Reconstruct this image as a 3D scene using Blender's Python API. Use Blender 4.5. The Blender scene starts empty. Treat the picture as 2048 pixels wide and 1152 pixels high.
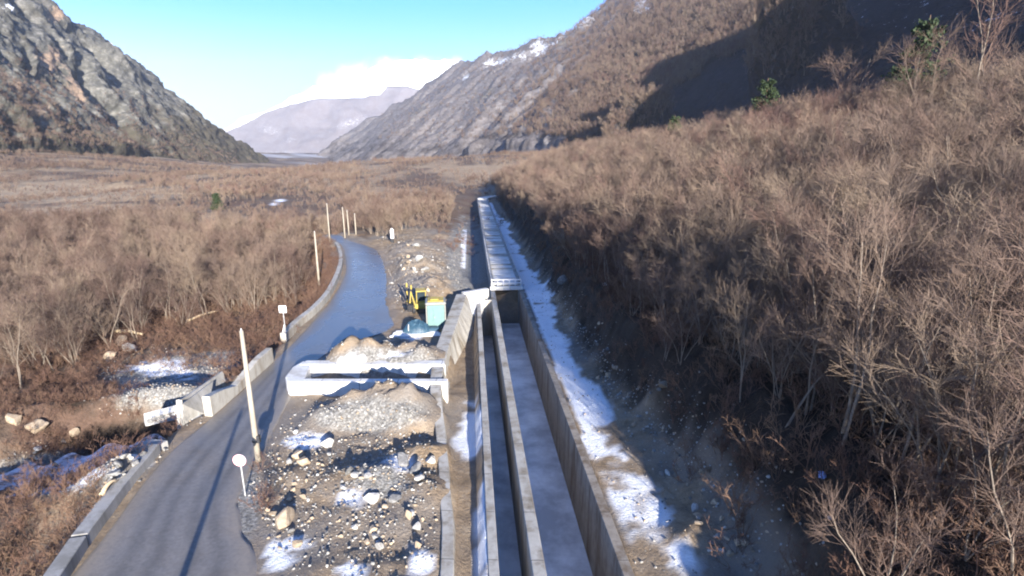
import bpy, bmesh, math, random
import numpy as np
from mathutils import Vector, Matrix, Euler
rnd = random.Random(7)
RS = np.random.RandomState(11)
sc = bpy.context.scene
COL = sc.collection

# ------------------------------------------------------------------ camera model
F = 1150.0; CX, CY = 1024.0, 576.0
PITCH = math.radians(16.0); CP, SP = math.cos(PITCH), math.sin(PITCH)
H = 16.0; S = 0.0524
CA, SA = math.cos(math.radians(4.07)), math.sin(math.radians(4.07))

def ray(u, v):
    a = (u - CX) / F; b = -(v - CY) / F
    return np.array([a + 0 * b, CP + SP * b + 0 * a, b * CP - SP + 0 * a])
def at(u, v, h=0.0):
    """point of the valley floor (raised by h) lying in the direction of a bearing"""
    r = ray(u, v); t = (H - h) / (-r[2] - S * r[1])
    return Vector((r[0] * t, r[1] * t, H + r[2] * t))
def project(x, y, z):
    z = z - H
    d = y * CP - z * SP
    up = y * SP + z * CP
    d = np.where(d < .1, .1, d)
    return CX + F * x / d, CY - F * up / d
def sq(s, q):           # canal frame -> world xy
    return (s * CA - q * SA, s * SA + q * CA)
def smooth(a, b, x):
    t = np.clip((x - a) / (b - a), 0, 1); return t * t * (3 - 2 * t)

# ------------------------------------------------------------------ noise
def _h(ix, iy, seed):
    n = (ix * 374761393 + iy * 668265263 + seed * 144269504) & 0x7fffffff
    n = ((n ^ (n >> 13)) * 1274126177) & 0x7fffffff
    return ((n ^ (n >> 16)) & 0xffff) / 65535.0
def vn(x, y, seed=0):
    x = np.asarray(x, float); y = np.asarray(y, float)
    ix = np.floor(x).astype(np.int64); iy = np.floor(y).astype(np.int64)
    fx = x - ix; fy = y - iy
    fx = fx * fx * (3 - 2 * fx); fy = fy * fy * (3 - 2 * fy)
    a = _h(ix, iy, seed); b = _h(ix + 1, iy, seed); c = _h(ix, iy + 1, seed); d = _h(ix + 1, iy + 1, seed)
    return (a + (b - a) * fx) * (1 - fy) + (c + (d - c) * fx) * fy
def fbm(x, y, seed=0, o=4, g=.5):
    r = 0; a = 1; t = 0
    for i in range(o):
        r = r + a * vn(x * 2 ** i + 17.3 * i, y * 2 ** i - 9.1 * i, seed + i); t += a; a *= g
    return r / t
def ridged(x, y, seed=0, o=4, g=.5):
    r = 0; a = 1; t = 0
    for i in range(o):
        r = r + a * (1 - np.abs(2 * vn(x * 2 ** i + 5.3 * i, y * 2 ** i + 3.1 * i, seed + i) - 1)); t += a; a *= g
    return r / t

# ------------------------------------------------------------------ materials
def newmat(name):
    m = bpy.data.materials.new(name); m.use_nodes = True
    nt = m.node_tree; b = nt.nodes['Principled BSDF']
    return m, nt, b
def nd(nt, t, **kw):
    n = nt.nodes.new(t)
    for k, v in kw.items():
        if k.startswith('i_'):
            n.inputs[k[2:].replace('_', ' ')].default_value = v
        else:
            setattr(n, k, v)
    return n
def noise(nt, scale, detail=4, rough=.6, vec=None):
    n = nd(nt, 'ShaderNodeTexNoise'); n.inputs['Scale'].default_value = scale
    n.inputs['Detail'].default_value = detail; n.inputs['Roughness'].default_value = rough
    if vec is not None: nt.links.new(vec, n.inputs['Vector'])
    return n.outputs['Fac']
def ramp(nt, fac, stops):
    r = nd(nt, 'ShaderNodeValToRGB'); e = r.color_ramp.elements
    while len(e) < len(stops): e.new(.5)
    for el, (p, c) in zip(e, stops):
        el.position = p; el.color = (*c, 1) if len(c) == 3 else c
    nt.links.new(fac, r.inputs['Fac']); return r.outputs['Color']
def mixc(nt, fac, a, b):
    m = nd(nt, 'ShaderNodeMix', data_type='RGBA')
    for s, v in ((m.inputs[0], fac), (m.inputs[6], a), (m.inputs[7], b)):
        if isinstance(v, (tuple, list)): s.default_value = (*v, 1)
        elif isinstance(v, (int, float)): s.default_value = v
        else: nt.links.new(v, s)
    return m.outputs[2]
def mathn(nt, op, a, b=None, clamp=False):
    m = nd(nt, 'ShaderNodeMath', operation=op); m.use_clamp = clamp
    for s, v in ((m.inputs[0], a), (m.inputs[1], b)):
        if v is None: continue
        if isinstance(v, (int, float)): s.default_value = v
        else: nt.links.new(v, s)
    return m.outputs[0]
def attr(nt, name):
    return nd(nt, 'ShaderNodeAttribute', attribute_name=name).outputs['Fac']
def objco(nt):
    return nd(nt, 'ShaderNodeTexCoord').outputs['Object']
def bump(nt, b, h, strength=.4, dist=.05):
    n = nd(nt, 'ShaderNodeBump'); n.inputs['Strength'].default_value = strength; n.inputs['Distance'].default_value = dist
    nt.links.new(h, n.inputs['Height']); nt.links.new(n.outputs[0], b.inputs['Normal'])
def simple(name, c1, c2, scale=3., rough=.85, bmp=.3, bd=.03, metal=0., spec=.3, detail=6):
    m, nt, b = newmat(name); co = objco(nt)
    f = noise(nt, scale, detail, .65, co)
    nt.links.new(ramp(nt, f, [(.32, c1), (.68, c2)]), b.inputs['Base Color'])
    b.inputs['Roughness'].default_value = rough; b.inputs['Metallic'].default_value = metal
    b.inputs['Specular IOR Level'].default_value = spec
    if bmp: bump(nt, b, noise(nt, scale * 6, 4, .6, co), bmp, bd)
    return m
def concrete(name, c1, c2, stain, sscale=.6, joint=None):
    m, nt, b = newmat(name); co = objco(nt)
    mp = nd(nt, 'ShaderNodeMapping'); mp.inputs['Scale'].default_value = (1, 1, .25); nt.links.new(co, mp.inputs[0])
    f = noise(nt, 2.2, 8, .7, co)
    base = ramp(nt, f, [(.3, c1), (.7, c2)])
    st = noise(nt, sscale, 5, .65, mp.outputs[0])
    k = ramp(nt, st, [(.48, (0, 0, 0)), (.66, (1, 1, 1))])
    c = mixc(nt, k, base, stain)
    mp2 = nd(nt, 'ShaderNodeMapping'); mp2.inputs['Scale'].default_value = (1.6, 1.6, .12); nt.links.new(co, mp2.inputs[0])
    c = mixc(nt, ramp(nt, noise(nt, 1.4, 4, .6, mp2.outputs[0]), [(.54, (0, 0, 0)), (.74, (.55, .55, .55))]), c, tuple(q * .55 for q in stain))
    if joint:
        sp = nd(nt, 'ShaderNodeSeparateXYZ'); nt.links.new(co, sp.inputs[0])
        fr = mathn(nt, 'FRACT', mathn(nt, 'DIVIDE', sp.outputs['XYZ'.index(joint[0])], joint[1]))
        c = mixc(nt, mathn(nt, 'MULTIPLY', mathn(nt, 'LESS_THAN', fr, .025 / joint[1] * 2), .7), c, (.05, .045, .04))
    nt.links.new(c, b.inputs['Base Color'])
    b.inputs['Roughness'].default_value = .85; b.inputs['Specular IOR Level'].default_value = .25
    bump(nt, b, noise(nt, 14, 5, .7, co), .35, .02)
    return m
M = {}
M['conc'] = concrete('pale_concrete', (.33, .31, .27), (.44, .42, .38), (.22, .18, .135))
M['conc_white'] = concrete('white_concrete', (.56, .55, .53), (.66, .65, .63), (.44, .42, .38))
M['conc_old'] = concrete('weathered_concrete', (.20, .175, .145), (.31, .275, .235), (.13, .095, .065), .9, ('Y', 3.2))
M['conc_canal'] = concrete('canal_concrete', (.33, .31, .27), (.44, .42, .38), (.20, .165, .12), .6, ('Y', 3.2))
M['conc_flume'] = concrete('flume_concrete', (.56, .55, .53), (.66, .65, .63), (.44, .42, .38), .6, ('X', 2.6))
M['conc_grey'] = concrete('grey_concrete', (.27, .26, .25), (.36, .35, .33), (.2, .19, .17))
# frosted channel bed
m, nt, b = newmat('frosted_bed'); co = objco(nt)
f = noise(nt, .35, 6, .65, co)
nt.links.new(mixc(nt, ramp(nt, f, [(.38, (0, 0, 0)), (.62, (1, 1, 1))]), (.42, .42, .43), (.82, .83, .85)), b.inputs['Base Color'])
b.inputs['Roughness'].default_value = .35
M['bed'] = m
M['bark'] = simple('pale_bark', (.13, .104, .082), (.23, .19, .152), 5, .9, .0)
M['pole'] = simple('pole_concrete', (.25, .22, .175), (.32, .285, .235), 1.5, .8, .15)
M['white_paint'] = simple('white_paint', (.72, .68, .66), (.8, .78, .77), 4, .5, 0)
M['grey_steel'] = simple('galvanised_steel', (.4, .4, .4), (.5, .5, .5), 8, .5, 0, metal=.4)
M['dark'] = simple('dark_rubber', (.02, .02, .022), (.04, .04, .045), 8, .8, .1)
M['yellow'] = simple('worn_yellow_paint', (.30, .22, .04), (.38, .30, .08), 6, .55, .1)
M['turq'] = simple('pale_turquoise_sheet', (.105, .185, .18), (.13, .215, .21), 3, .5, .05)
M['trim'] = simple('cabin_trim', (.20, .205, .185), (.25, .25, .23), 3, .5, 0)
M['tarp'] = simple('blue_tarpaulin', (.018, .045, .075), (.035, .08, .12), 2.5, .45, .4, .05)
M['board'] = simple('pale_board', (.62, .60, .58), (.74, .73, .72), 2, .8, .2)
M['wood'] = simple('weathered_log', (.45, .33, .2), (.6, .48, .32), 4, .85, .3)
M['glass'] = simple('dark_glass', (.02, .03, .035), (.03, .04, .05), 3, .1, 0, spec=.6)
M['bluerag'] = simple('blue_plastic', (.2, .3, .6), (.35, .42, .68), 6, .5, .3)
M['red'] = simple('sign_red', (.62, .30, .32), (.68, .38, .40), 5, .6, 0)

def rockmat(name, c1, c2, c3):
    m, nt, b = newmat(name); co = objco(nt)
    oi = nd(nt, 'ShaderNodeObjectInfo').outputs['Random']
    f = noise(nt, 3., 7, .7, co)
    c = ramp(nt, f, [(.3, c1), (.55, c2), (.75, c3)])
    hsv = nd(nt, 'ShaderNodeHueSaturation'); nt.links.new(c, hsv.inputs['Color'])
    nt.links.new(mathn(nt, 'MULTIPLY_ADD', oi, .6), hsv.inputs['Value'])
    hsv.inputs['Value'].links[0].from_node.inputs[2].default_value = .7
    nt.links.new(hsv.outputs[0], b.inputs['Base Color']); b.inputs['Roughness'].default_value = .9
    b.inputs['Specular IOR Level'].default_value = .2
    bump(nt, b, noise(nt, 9, 6, .7, co), .5, .04)
    return m
M['rock_tan'] = rockmat('tan_rock', (.23, .175, .12), (.34, .27, .195), (.46, .39, .30))
M['rock_pale'] = rockmat('pale_rock', (.20, .195, .18), (.36, .345, .32), (.52, .50, .47))
M['rock_grey'] = rockmat('grey_rock', (.09, .088, .085), (.17, .167, .163), (.29, .283, .275))

def twigmat(name, stops, zt):
    m, nt, b = newmat(name)
    oi = nd(nt, 'ShaderNodeObjectInfo')
    loc = nd(nt, 'ShaderNodeNewGeometry').outputs['Position']
    f = noise(nt, .035, 3, .6, loc)
    f2 = noise(nt, .011, 2, .5, loc)
    k = mathn(nt, 'ADD', mathn(nt, 'ADD', mathn(nt, 'MULTIPLY', oi.outputs['Random'], .34), mathn(nt, 'MULTIPLY', f, .75)), mathn(nt, 'MULTIPLY', mathn(nt, 'SUBTRACT', f2, .5), 1.0))
    nt.links.new(ramp(nt, k, stops), b.inputs['Base Color'])
    b.inputs['Roughness'].default_value = .9; b.inputs['Specular IOR Level'].default_value = .1
    return m
M['twig'] = twigmat('bare_twigs', [(.28, (.082, .058, .048)), (.42, (.130, .087, .071)), (.55, (.148, .108, .087)), (.66, (.195, .148, .110)), (.82, (.132, .081, .068))], 0)
M['brush'] = twigmat('dry_brush', [(.25, (.085, .050, .038)), (.5, (.13, .078, .058)), (.75, (.18, .122, .08)), (.95, (.075, .048, .038))], 0)
M['needle'] = simple('pine_needles', (.016, .028, .012), (.034, .052, .020), 1.5, .8, 0)
M['pinebark'] = simple('pine_bark', (.12, .08, .05), (.2, .13, .09), 4, .9, 0)

# ------------------------------------------------------------------ object helpers
def tag(o, label=None, cat=None, group=None, kind=None):
    for k, v in (('label', label), ('category', cat), ('group', group), ('kind', kind)):
        if v: o[k] = v
    return o
def link(o, parent=None):
    COL.objects.link(o)
    if parent is not None: o.parent = parent
    return o
def empty(name, loc, rz=0., **kw):
    o = bpy.data.objects.new(name, None); o.location = loc; o.rotation_euler = (0, 0, rz); o.empty_display_size = .3
    link(o); return tag(o, **kw)
def npmesh(name, V, Fq, mats=(), smoothed=False, attrs=None, mi=None):
    """V (n,3), Fq (m,3|4)"""
    me = bpy.data.meshes.new(name); V = np.asarray(V, np.float32); Fq = np.asarray(Fq, np.int32)
    k = Fq.shape[1]
    me.vertices.add(len(V)); me.vertices.foreach_set('co', V.ravel())
    me.loops.add(Fq.size); me.loops.foreach_set('vertex_index', Fq.ravel())
    me.polygons.add(len(Fq)); me.polygons.foreach_set('loop_start', np.arange(0, Fq.size, k, dtype=np.int32))
    me.polygons.foreach_set('loop_total', np.full(len(Fq), k, np.int32))
    if mi is not None: me.polygons.foreach_set('material_index', np.asarray(mi, np.int32))
    me.polygons.foreach_set('use_smooth', np.full(len(Fq), bool(smoothed)))
    for mm in mats: me.materials.append(mm)
    for an, av in (attrs or {}).items():
        a = me.attributes.new(an, 'FLOAT', 'POINT'); a.data.foreach_set('value', np.asarray(av, np.float32).ravel())
    me.update(); me.validate(); return me
def gridfaces(nr, nc):
    i = np.arange(nr * nc).reshape(nr, nc)
    return np.stack([i[:-1, :-1], i[:-1, 1:], i[1:, 1:], i[1:, :-1]], -1).reshape(-1, 4)
class MB:
    def __init__(s): s.bm = bmesh.new()
    def box(s, c, d, rz=0., rx=0., ry=0.):
        mtx = Matrix.Translation(c) @ Euler((rx, ry, rz)).to_matrix().to_4x4() @ Matrix.Diagonal((d[0], d[1], d[2], 1))
        bmesh.ops.create_cube(s.bm, size=1, matrix=mtx); return s
    def tube(s, p0, p1, r0, r1=None, n=10):
        p0 = Vector(p0); p1 = Vector(p1); r1 = r0 if r1 is None else r1
        q = (p1 - p0).to_track_quat('Z', 'Y').to_matrix().to_4x4()
        bmesh.ops.create_cone(s.bm, cap_ends=True, segments=n, radius1=r0, radius2=r1, depth=(p1 - p0).length,
                              matrix=Matrix.Translation((p0 + p1) / 2) @ q); return s
    def sweep(s, rings):
        """rings: list of equal-length closed loops of points -> closed solid"""
        vs = [[s.bm.verts.new(p) for p in r] for r in rings]
        n = len(rings[0])
        for a, b_ in zip(vs[:-1], vs[1:]):
            for i in range(n):
                s.bm.faces.new((a[i], a[(i + 1) % n], b_[(i + 1) % n], b_[i]))
        s.bm.faces.new(vs[0][::-1]); s.bm.faces.new(vs[-1]); return s
    def build(s, name, mat, parent=None, bevel=0., smoothed=False):
        bmesh.ops.recalc_face_normals(s.bm, faces=s.bm.faces)
        if bevel:
            es = [e for e in s.bm.edges if e.calc_face_angle(0) > .6]
            bmesh.ops.bevel(s.bm, geom=es, offset=bevel, segments=1, affect='EDGES', clamp_overlap=True)
        me = bpy.data.meshes.new(name); s.bm.to_mesh(me); s.bm.free()
        me.materials.append(mat)
        if smoothed: me.polygons.foreach_set('use_smooth', np.full(len(me.polygons), True))
        return link(bpy.data.objects.new(name, me), parent)
def catmull(P, n):
    P = np.asarray(P, float); k = len(P); out = []
    for x in np.linspace(0, k - 1.0001, n):
        i = int(x); t = x - i
        p0, p1, p2, p3 = P[max(i - 1, 0)], P[i], P[min(i + 1, k - 1)], P[min(i + 2, k - 1)]
        out.append(.5 * ((2 * p1) + (-p0 + p2) * t + (2 * p0 - 5 * p1 + 4 * p2 - p3) * t * t + (-p0 + 3 * p1 - 3 * p2 + p3) * t ** 3))
    return np.array(out)
def wallstrip(mb, pts, thick, top, bot, side=1):
    """solid wall along a polyline of (x,y); top / bot are heights over the valley floor; thickness to the left(+1)/right(-1)"""
    pts = [Vector(p[:2]) for p in pts]; rings = []
    for i, p in enumerate(pts):
        d = (pts[min(i + 1, len(pts) - 1)] - pts[max(i - 1, 0)]).normalized()
        n = Vector((-d.y, d.x)) * side
        a = p; c = p + n * thick
        tp = top[i] if isinstance(top, (list, tuple)) else top
        bt = bot[i] if isinstance(bot, (list, tuple)) else bot
        rings.append([(a.x, a.y, -S * a.y + bt), (c.x, c.y, -S * c.y + bt), (c.x, c.y, -S * c.y + tp), (a.x, a.y, -S * a.y + tp)])
    mb.sweep(rings); return mb
def segdist(x, y, P):
    """distance to polyline and arc position"""
    best = np.full(np.shape(x), 1e9); tt = np.zeros(np.shape(x))
    for i in range(len(P) - 1):
        ax, ay = P[i][0], P[i][1]; bx, by = P[i + 1][0], P[i + 1][1]
        dx, dy = bx - ax, by - ay; L = dx * dx + dy * dy
        t = np.clip(((x - ax) * dx + (y - ay) * dy) / L, 0, 1)
        d = np.hypot(x - ax - t * dx, y - ay - t * dy)
        m_ = d < best; best = np.where(m_, d, best); tt = np.where(m_, i + t, tt)
    return best, tt

# ------------------------------------------------------------------ layout of road, canal, stream
RROWS = [(1200, 95, 500), (1060, 215, 488), (990, 265, 482), (905, 338, 525), (830, 428, 566), (752, 515, 602), (715, 555, 645),
         (690, 580, 690), (660, 608, 782), (630, 634, 783), (600, 660, 774), (545, 690, 773), (505, 688, 758), (492, 683, 735),
         (484, 673, 706), (477, 663, 690), (471, 652, 682)]
RL = [(-12.0, -20.), (-14.6, 0.)] + [at(u0, v).to_2d()[:] for v, u0, u1 in RROWS]
RR = [(-4.6, -20.), (-7.2, 0.)] + [at(u1, v).to_2d()[:] for v, u0, u1 in RROWS]
RLc, RRc = catmull(RL, 160), catmull(RR, 160)
RC = (RLc + RRc) / 2
RWH = np.hypot(*(RLc - RRc).T) / 2
def roadmask(x, y):
    d, t = segdist(x, y, RC[::3])
    w = np.interp(t * 3, np.arange(len(RWH)), RWH)
    return d - w                               # signed distance to the road's edge
CREEK = [at(355, 868, -2.2).to_2d()[:], at(260, 893, -2.6).to_2d()[:], at(120, 930, -2.8).to_2d()[:], at(-60, 965, -2.9).to_2d()[:], at(-400, 1000, -3).to_2d()[:]]
# outer wall of the side basin left of the canal (s, q, top)
BASIN = [(-1.05, -5, .15), (-1.05, 18, .15), (-1.35, 24, .2), (-1.9, 30.5, .35), (-2.35, 35.5, .8), (-2.2, 42, .9), (-1.55, 52, 1.0), (-.9, 61.0, 1.05)]
PORTAL_Q = 66.5; COVER_END = 205.
SUNAZ, SUNEL = math.radians(17.), math.radians(15.5)
LSUN = Vector((math.sin(SUNAZ) * math.cos(SUNEL), -math.cos(SUNAZ) * math.cos(SUNEL), math.sin(SUNEL)))

PILES = [  # u, v, radius along x, along y, height, kind
    (765, 735, 6.2, 2.4, 1.9), (690, 735, 3.4, 2.0, 1.2), (850, 725, 3.4, 3.0, 1.0),
    (745, 828, 4.1, 2.1, 1.75), (825, 835, 2.6, 2.1, 1.6), (650, 850, 2.4, 1.3, .6),
    (770, 955, 2.2, 1.6, .55), (640, 965, 2.6, 2.0, .35), (845, 905, 1.8, 1.6, .75), (850, 985, 1.5, 1.7, .5),
    (830, 540, 5.5, 9., 2.0), (865, 575, 4., 6., 1.4), (825, 500, 5., 12., 1.6), (905, 560, 3.0, 9., .6), (1430, 985, 1.8, 2.6, 1.3), (1500, 1085, 1.6, 2.0, 1.2), (1395, 1075, 1.4, 1.6, .7)]
PW = [(at(u, v).x, at(u, v).y, a, b, h) for u, v, a, b, h in PILES]

def basin_s(q):
    return np.interp(q, [b[1] for b in BASIN], [b[0] for b in BASIN])
def base_z(y):
    return -S * y - 21. * smooth(450, 1300, y)
def ground_rel(x, y, detail=True):
    s = x * CA + y * SA; q = -x * SA + y * CA
    h = np.zeros(np.shape(x))
    # right side: bench, cut bank, wooded slope with a flat crest
    sh = 2.2 * (1 - smooth(20, 44, q)) + 1.6 * (fbm(x / 5, y / 5, 29, 3) - .5)
    bank = 3.7 * smooth(8.6 + sh, 12.2 + sh * .8, s) + .36 * np.maximum(s - 11., 0)
    cap = 20.8 - 4.6 * smooth(60, 160, y) + 2.0 * (fbm(s / 40, y / 60, 5, 2) - .5)
    bank = np.where(bank > cap - 4, cap - 4 + 4 * np.tanh((bank - cap + 4) / 4.), bank)
    rough = smooth(10, 20, s); bank = bank + smooth(8.8, 10.5, s - .6 * sh) * (1 - smooth(17, 24, s)) * (1 - smooth(120, 200, y)) * ((ridged(x / 2.2, y / 2.2, 23, 4, .55) - .5) * 1.3 + (fbm(x / .7, y / .7, 27, 2) - .5) * .35)
    bank = bank + rough * (fbm(x / 14, y / 14, 21, 3) - .5) * 2.4
    h = h + smooth(110, 400, s) * 40
    # mid valley fan rising to the right
    fan = smooth(220, 520, y) * np.clip((x + 260) / 250, 0, 1) * 17
    h = h + np.where(fan > .05, 2.5 * np.logaddexp(bank / 2.5, fan / 2.5) - 2.5 * math.log(2) * np.exp(-np.abs(bank - fan) / 4), bank)
    # left fan
    xt = -427 - .173 * (np.clip(y, 300, 2000) - 493)
    h = h + smooth(100, 420, y) * np.clip(xt + 165 - x, 0, 400) * .115
    h = h + smooth(80, 300, y) * (fbm(x / 48, y / 60, 31, 3) - .5) * 7.5 * smooth(25, 90, np.abs(s + 10))
    if detail:
        rd = roadmask(x, y)
        left = (s < -8) & (np.interp(y, RC[:, 1], RC[:, 0]) > x)
        drop = smooth(.5, 4.5, rd) * 2.2 * left
        h = h - drop * (1 - smooth(110, 220, y))
        # stream
        cd, ct = segdist(x, y, CREEK)
        depth = 2.6
        onleft = left * smooth(.35, .95, rd)
        bed = -3.2 - .12 * ct
        carve = 1 - smooth(1.7, 3.4 , cd + 1.6 * (fbm(x / 3, y / 3, 77, 3) - .5))
        h = h * (1 - carve * onleft) + bed * carve * onleft
        g = at(238, 878, -3.2); ang = .25; ex = (x - g.x) * math.cos(ang) + (y - g.y) * math.sin(ang); ey = -(x - g.x) * math.sin(ang) + (y - g.y) * math.cos(ang)
        h = h - 3.0 * np.clip(1.6 - np.hypot(ex / 4.6, ey / 1.7), 0, 1) * onleft
        g = at(185, 1012, -1.5); h = h + 1.5 * np.exp(-(((x - g.x) / 5.5) ** 2 + ((y - g.y) / 1.9) ** 2)) * onleft * (1 - carve)
        # opposite gravel bank of the stream
        g = at(330, 775, -.6); h = h + 1.5 * np.exp(-(((x - g.x) / 5.) ** 2 + ((y - g.y) / 3.) ** 2)) * onleft * (1 - carve)
        g = at(70, 840, -1.5); h = h + 1.6 * np.exp(-(((x - g.x) / 4.) ** 2 + ((y - g.y) / 2.5) ** 2)) * onleft * (1 - carve)
        near = smooth(.5, 2.4, rd) * (1 - smooth(150, 300, y)) * (1 - smooth(60, 110, np.abs(x)))
        for px, py, a, b, ph in PW:
            e = np.hypot((x - px) / a, (y - py) / b)
            h = h + near * ph * np.clip(1.15 - e, 0, 1) * (.80 + .95 * (fbm(x / 1.1, y / 1.1, 41, 4, .65) - .5))
        lump = (fbm(x / 1.7, y / 1.7, 3, 4, .55) - .5) * .60 + (ridged(x / .8, y / .8, 13, 3) - .5) * .18
        dirt = smooth(-4.5, -2.6, s - basin_s(q) + 1.5) * 0 + (s < basin_s(q) - .5)
        h = h + near * lump * np.where(dirt, 1., .45) * np.where((s > 6) & (s < 9), .35, 1.)
        rub = np.exp(-((s - 10.2 - sh) / 2.2) ** 2)
        h = h + rub * (ridged(x / 1.7, y / 1.7, 51, 4, .6) - .45) * 1.5 * (1 - smooth(90, 160, y))
        # ground falls away left of the covered canal
        cov = smooth(62.5, 64.5, q) * (1 - smooth(200, 230, q))
        lo = smooth(-7, 1.0, s) * (1 - smooth(2.2, 2.5, s))
        h = h - 1.7 * cov * lo
        # basin floor and the cut for the open canal
        inb = smooth(0.12, .38, s - basin_s(q)) * (1 - smooth(.05, .3, s)) * (q < 62.2)
        h = h * (1 - inb) + inb * (-.55 - .5 * smooth(20, 45, q) + .12 * (fbm(x, y, 8, 3) - .5) + .45 * np.clip(1 - np.abs(q - 37) / 4, 0, 1) * np.clip((.3 - s) / 2.4, 0, 1))
        incut = ((s > .44) & (s < 5.99) & (q < PORTAL_Q + 1.))
        h = np.where(incut, -6., h)
        # flume trench
        fl = (x > -15.4) & (x < -5.) & (y > 36.6) & (y < 38.9)
        h = np.where(fl, -.55, h)
        h = np.where(rd < .3, np.minimum(h, -.03), h)
    return h
def gz(x, y, detail=True):
    x = np.asarray(x, float); y = np.asarray(y, float)
    return base_z(y) + ground_rel(x, y, detail)
def gpt(u, v, dz=0.):
    """where a bearing meets the modelled ground"""
    r = ray(u, v); t = np.arange(6., 900., .15)
    z = gz(r[0] * t, r[1] * t); i = np.argmax(H + r[2] * t < z)
    return Vector((r[0] * t[i], r[1] * t[i], float(z[i]) + dz))

# ------------------------------------------------------------------ ground sheet
scols = list(np.arange(-32, .3, .32)) + [.3, .42, .46, .62, 5.6, 5.97, 6.01, 6.2] + list(np.arange(6.5, 16, .3))
st = .3; x_ = scols[-1]
while x_ < 900: st *= 1.035; x_ += st; scols.append(x_)
st = .32; x_ = scols[0]; lefts = []
while x_ > -1500: st *= 1.035; x_ -= st; lefts.append(x_)
scols = np.array(lefts[::-1] + scols)
qrows = [-30.]
while qrows[-1] < 7500:
    q_ = qrows[-1]; qrows.append(q_ + (.9 if q_ < 14 else .3 if q_ < 62 else .008 * (q_ - 62) + .3))
qrows = np.array(qrows)
SS, QQ = np.meshgrid(scols, qrows)
GX = SS * CA - QQ * SA; GY = SS * SA + QQ * CA
GZr = ground_rel(GX, GY); GZ = base_z(GY) + GZr
GU, GV = project(GX, GY, GZ)
RD = roadmask(GX, GY)
nz = fbm(GX / 1.4, GY / 1.4, 61, 4); nz2 = fbm(GX / 6, GY / 6, 67, 3)
def blob(u, v, ru, rv, rot=0.):
    c, s_ = math.cos(rot), math.sin(rot); a = (GU - u) * c + (GV - v) * s_; b_ = -(GU - u) * s_ + (GV - v) * c
    return np.clip(1.35 - np.hypot(a / ru, b_ / rv), 0, 1)
snow = np.zeros_like(GX)
infront = (GY > 3) & (GY < 260)
for a in [(540, 1110, 55, 45), (590, 1085, 35, 20), (700, 1140, 35, 18), (850, 1120, 45, 40), (610, 885, 55, 22), (805, 930, 40, 30), (720, 1000, 45, 30),
          (945, 860, 45, 75, .15), (978, 1000, 26, 190, .1), (700, 722, 40, 12), (790, 708, 40, 9), (820, 672, 40, 9),
          (130, 960, 130, 22, -.25), (260, 930, 60, 22, -.4), (935, 500, 16, 60, .0), (945, 560, 14, 40), (1190, 900, 40, 50),
          (330, 740, 90, 25), (180, 1040, 14, 60, .6)]:
    snow = np.maximum(snow, blob(*a))
inbasin = (SS > basin_s(QQ)) & (SS < .5) & (QQ < 62)
snow = snow * np.where(inbasin | (SS < basin_s(QQ) - .3) | (SS > 6), 1, 0)
bench = smooth(6.0, 6.4, SS) * (1 - smooth(7.6, 9.4, SS + 2.4 * (nz2 - .5) - .6 * (1 - smooth(22, 40, QQ)))) * (1 - smooth(120, 200, GY))
bench *= .70 + .30 * smooth(26, 38, QQ) 
snow = np.maximum(snow, bench)
cov_r = smooth(5.9, 6.2, SS) * (1 - smooth(6.8, 8.0, SS)) * smooth(60, 70, QQ) * (1 - smooth(190, 215, QQ)); snow = np.maximum(snow, cov_r * .9)
snow = smooth(.40, .60, snow * .75 + (nz - .5) * .85) * infront * (RD > .15)
for (u, v, a, b_) in [(560, 401, 10, 3), (548, 408, 6, 3)]:
    snow = np.maximum(snow, smooth(.2, .5, blob(u, v, a, b_)) * (GY > 100))
snow = np.maximum(snow, .5 * smooth(1400, 2200, GY) * smooth(.45, .6, fbm(GX / 160, GY / 400, 73, 3)))
gravel = np.zeros_like(GX)
for a in [(760, 725, 120, 35), (740, 830, 115, 38), (340, 770, 120, 60), (760, 960, 60, 50), (480, 1000, 55, 90), (400, 720, 120, 22), (150, 940, 170, 40), (930, 520, 40, 90)]:
    gravel = np.maximum(gravel, blob(*a))
gravel = smooth(.3, .6, gravel + (nz - .5) * .6) * infront
litter = np.maximum(smooth(10.5, 13, SS), np.maximum(smooth(2.5, 6, RD) * (SS < -14) * (1 - smooth(.3, .7, gravel)), smooth(70, 130, GY) * (RD > 3)))
mound = np.zeros_like(GX)
for a in [(840, 530, 75, 75), (805, 480, 60, 30)]: mound = np.maximum(mound, blob(*a))
litter = np.clip(litter - 1.2 * smooth(.1, .5, mound), 0, 1) * np.where((SS > 2) & (SS < 10.5), 0, 1)
field = smooth(.25, .6, np.maximum(blob(120, 385, 300, 24), blob(230, 440, 280, 34)) + (nz2 - .5) * .5) * (GY > 100)
field = np.maximum(field, .75 * smooth(.45, .62, fbm(GX / 28, GY / 60, 85, 3)) * smooth(120, 200, GY) * (RD > 4) * ((SS < -8) | (GY > 260)))
wet = smooth(1.2, .0, RD) * (RD > -.5) * .6
shade_tint = smooth(8.7, 9.9, SS + 1.6 * (nz - .5) - 2.4 * (1 - smooth(20, 42, QQ))) * (1 - smooth(15, 20, SS)) * (1 - smooth(210, 260, GY))  # shade of the cut bank put into the ground colour as a dark tint
shade_tint = np.maximum(shade_tint, smooth(.25, .6, np.maximum(blob(230, 872, 105, 26, -.2), blob(120, 780, 70, 40, .5) * .8) + (nz - .5) * .4) * infront * (RD > 1))  # shade of the stream hollow painted into the ground colour too
litter = np.where((GV > 830) & (SS < -14), litter, litter)

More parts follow.
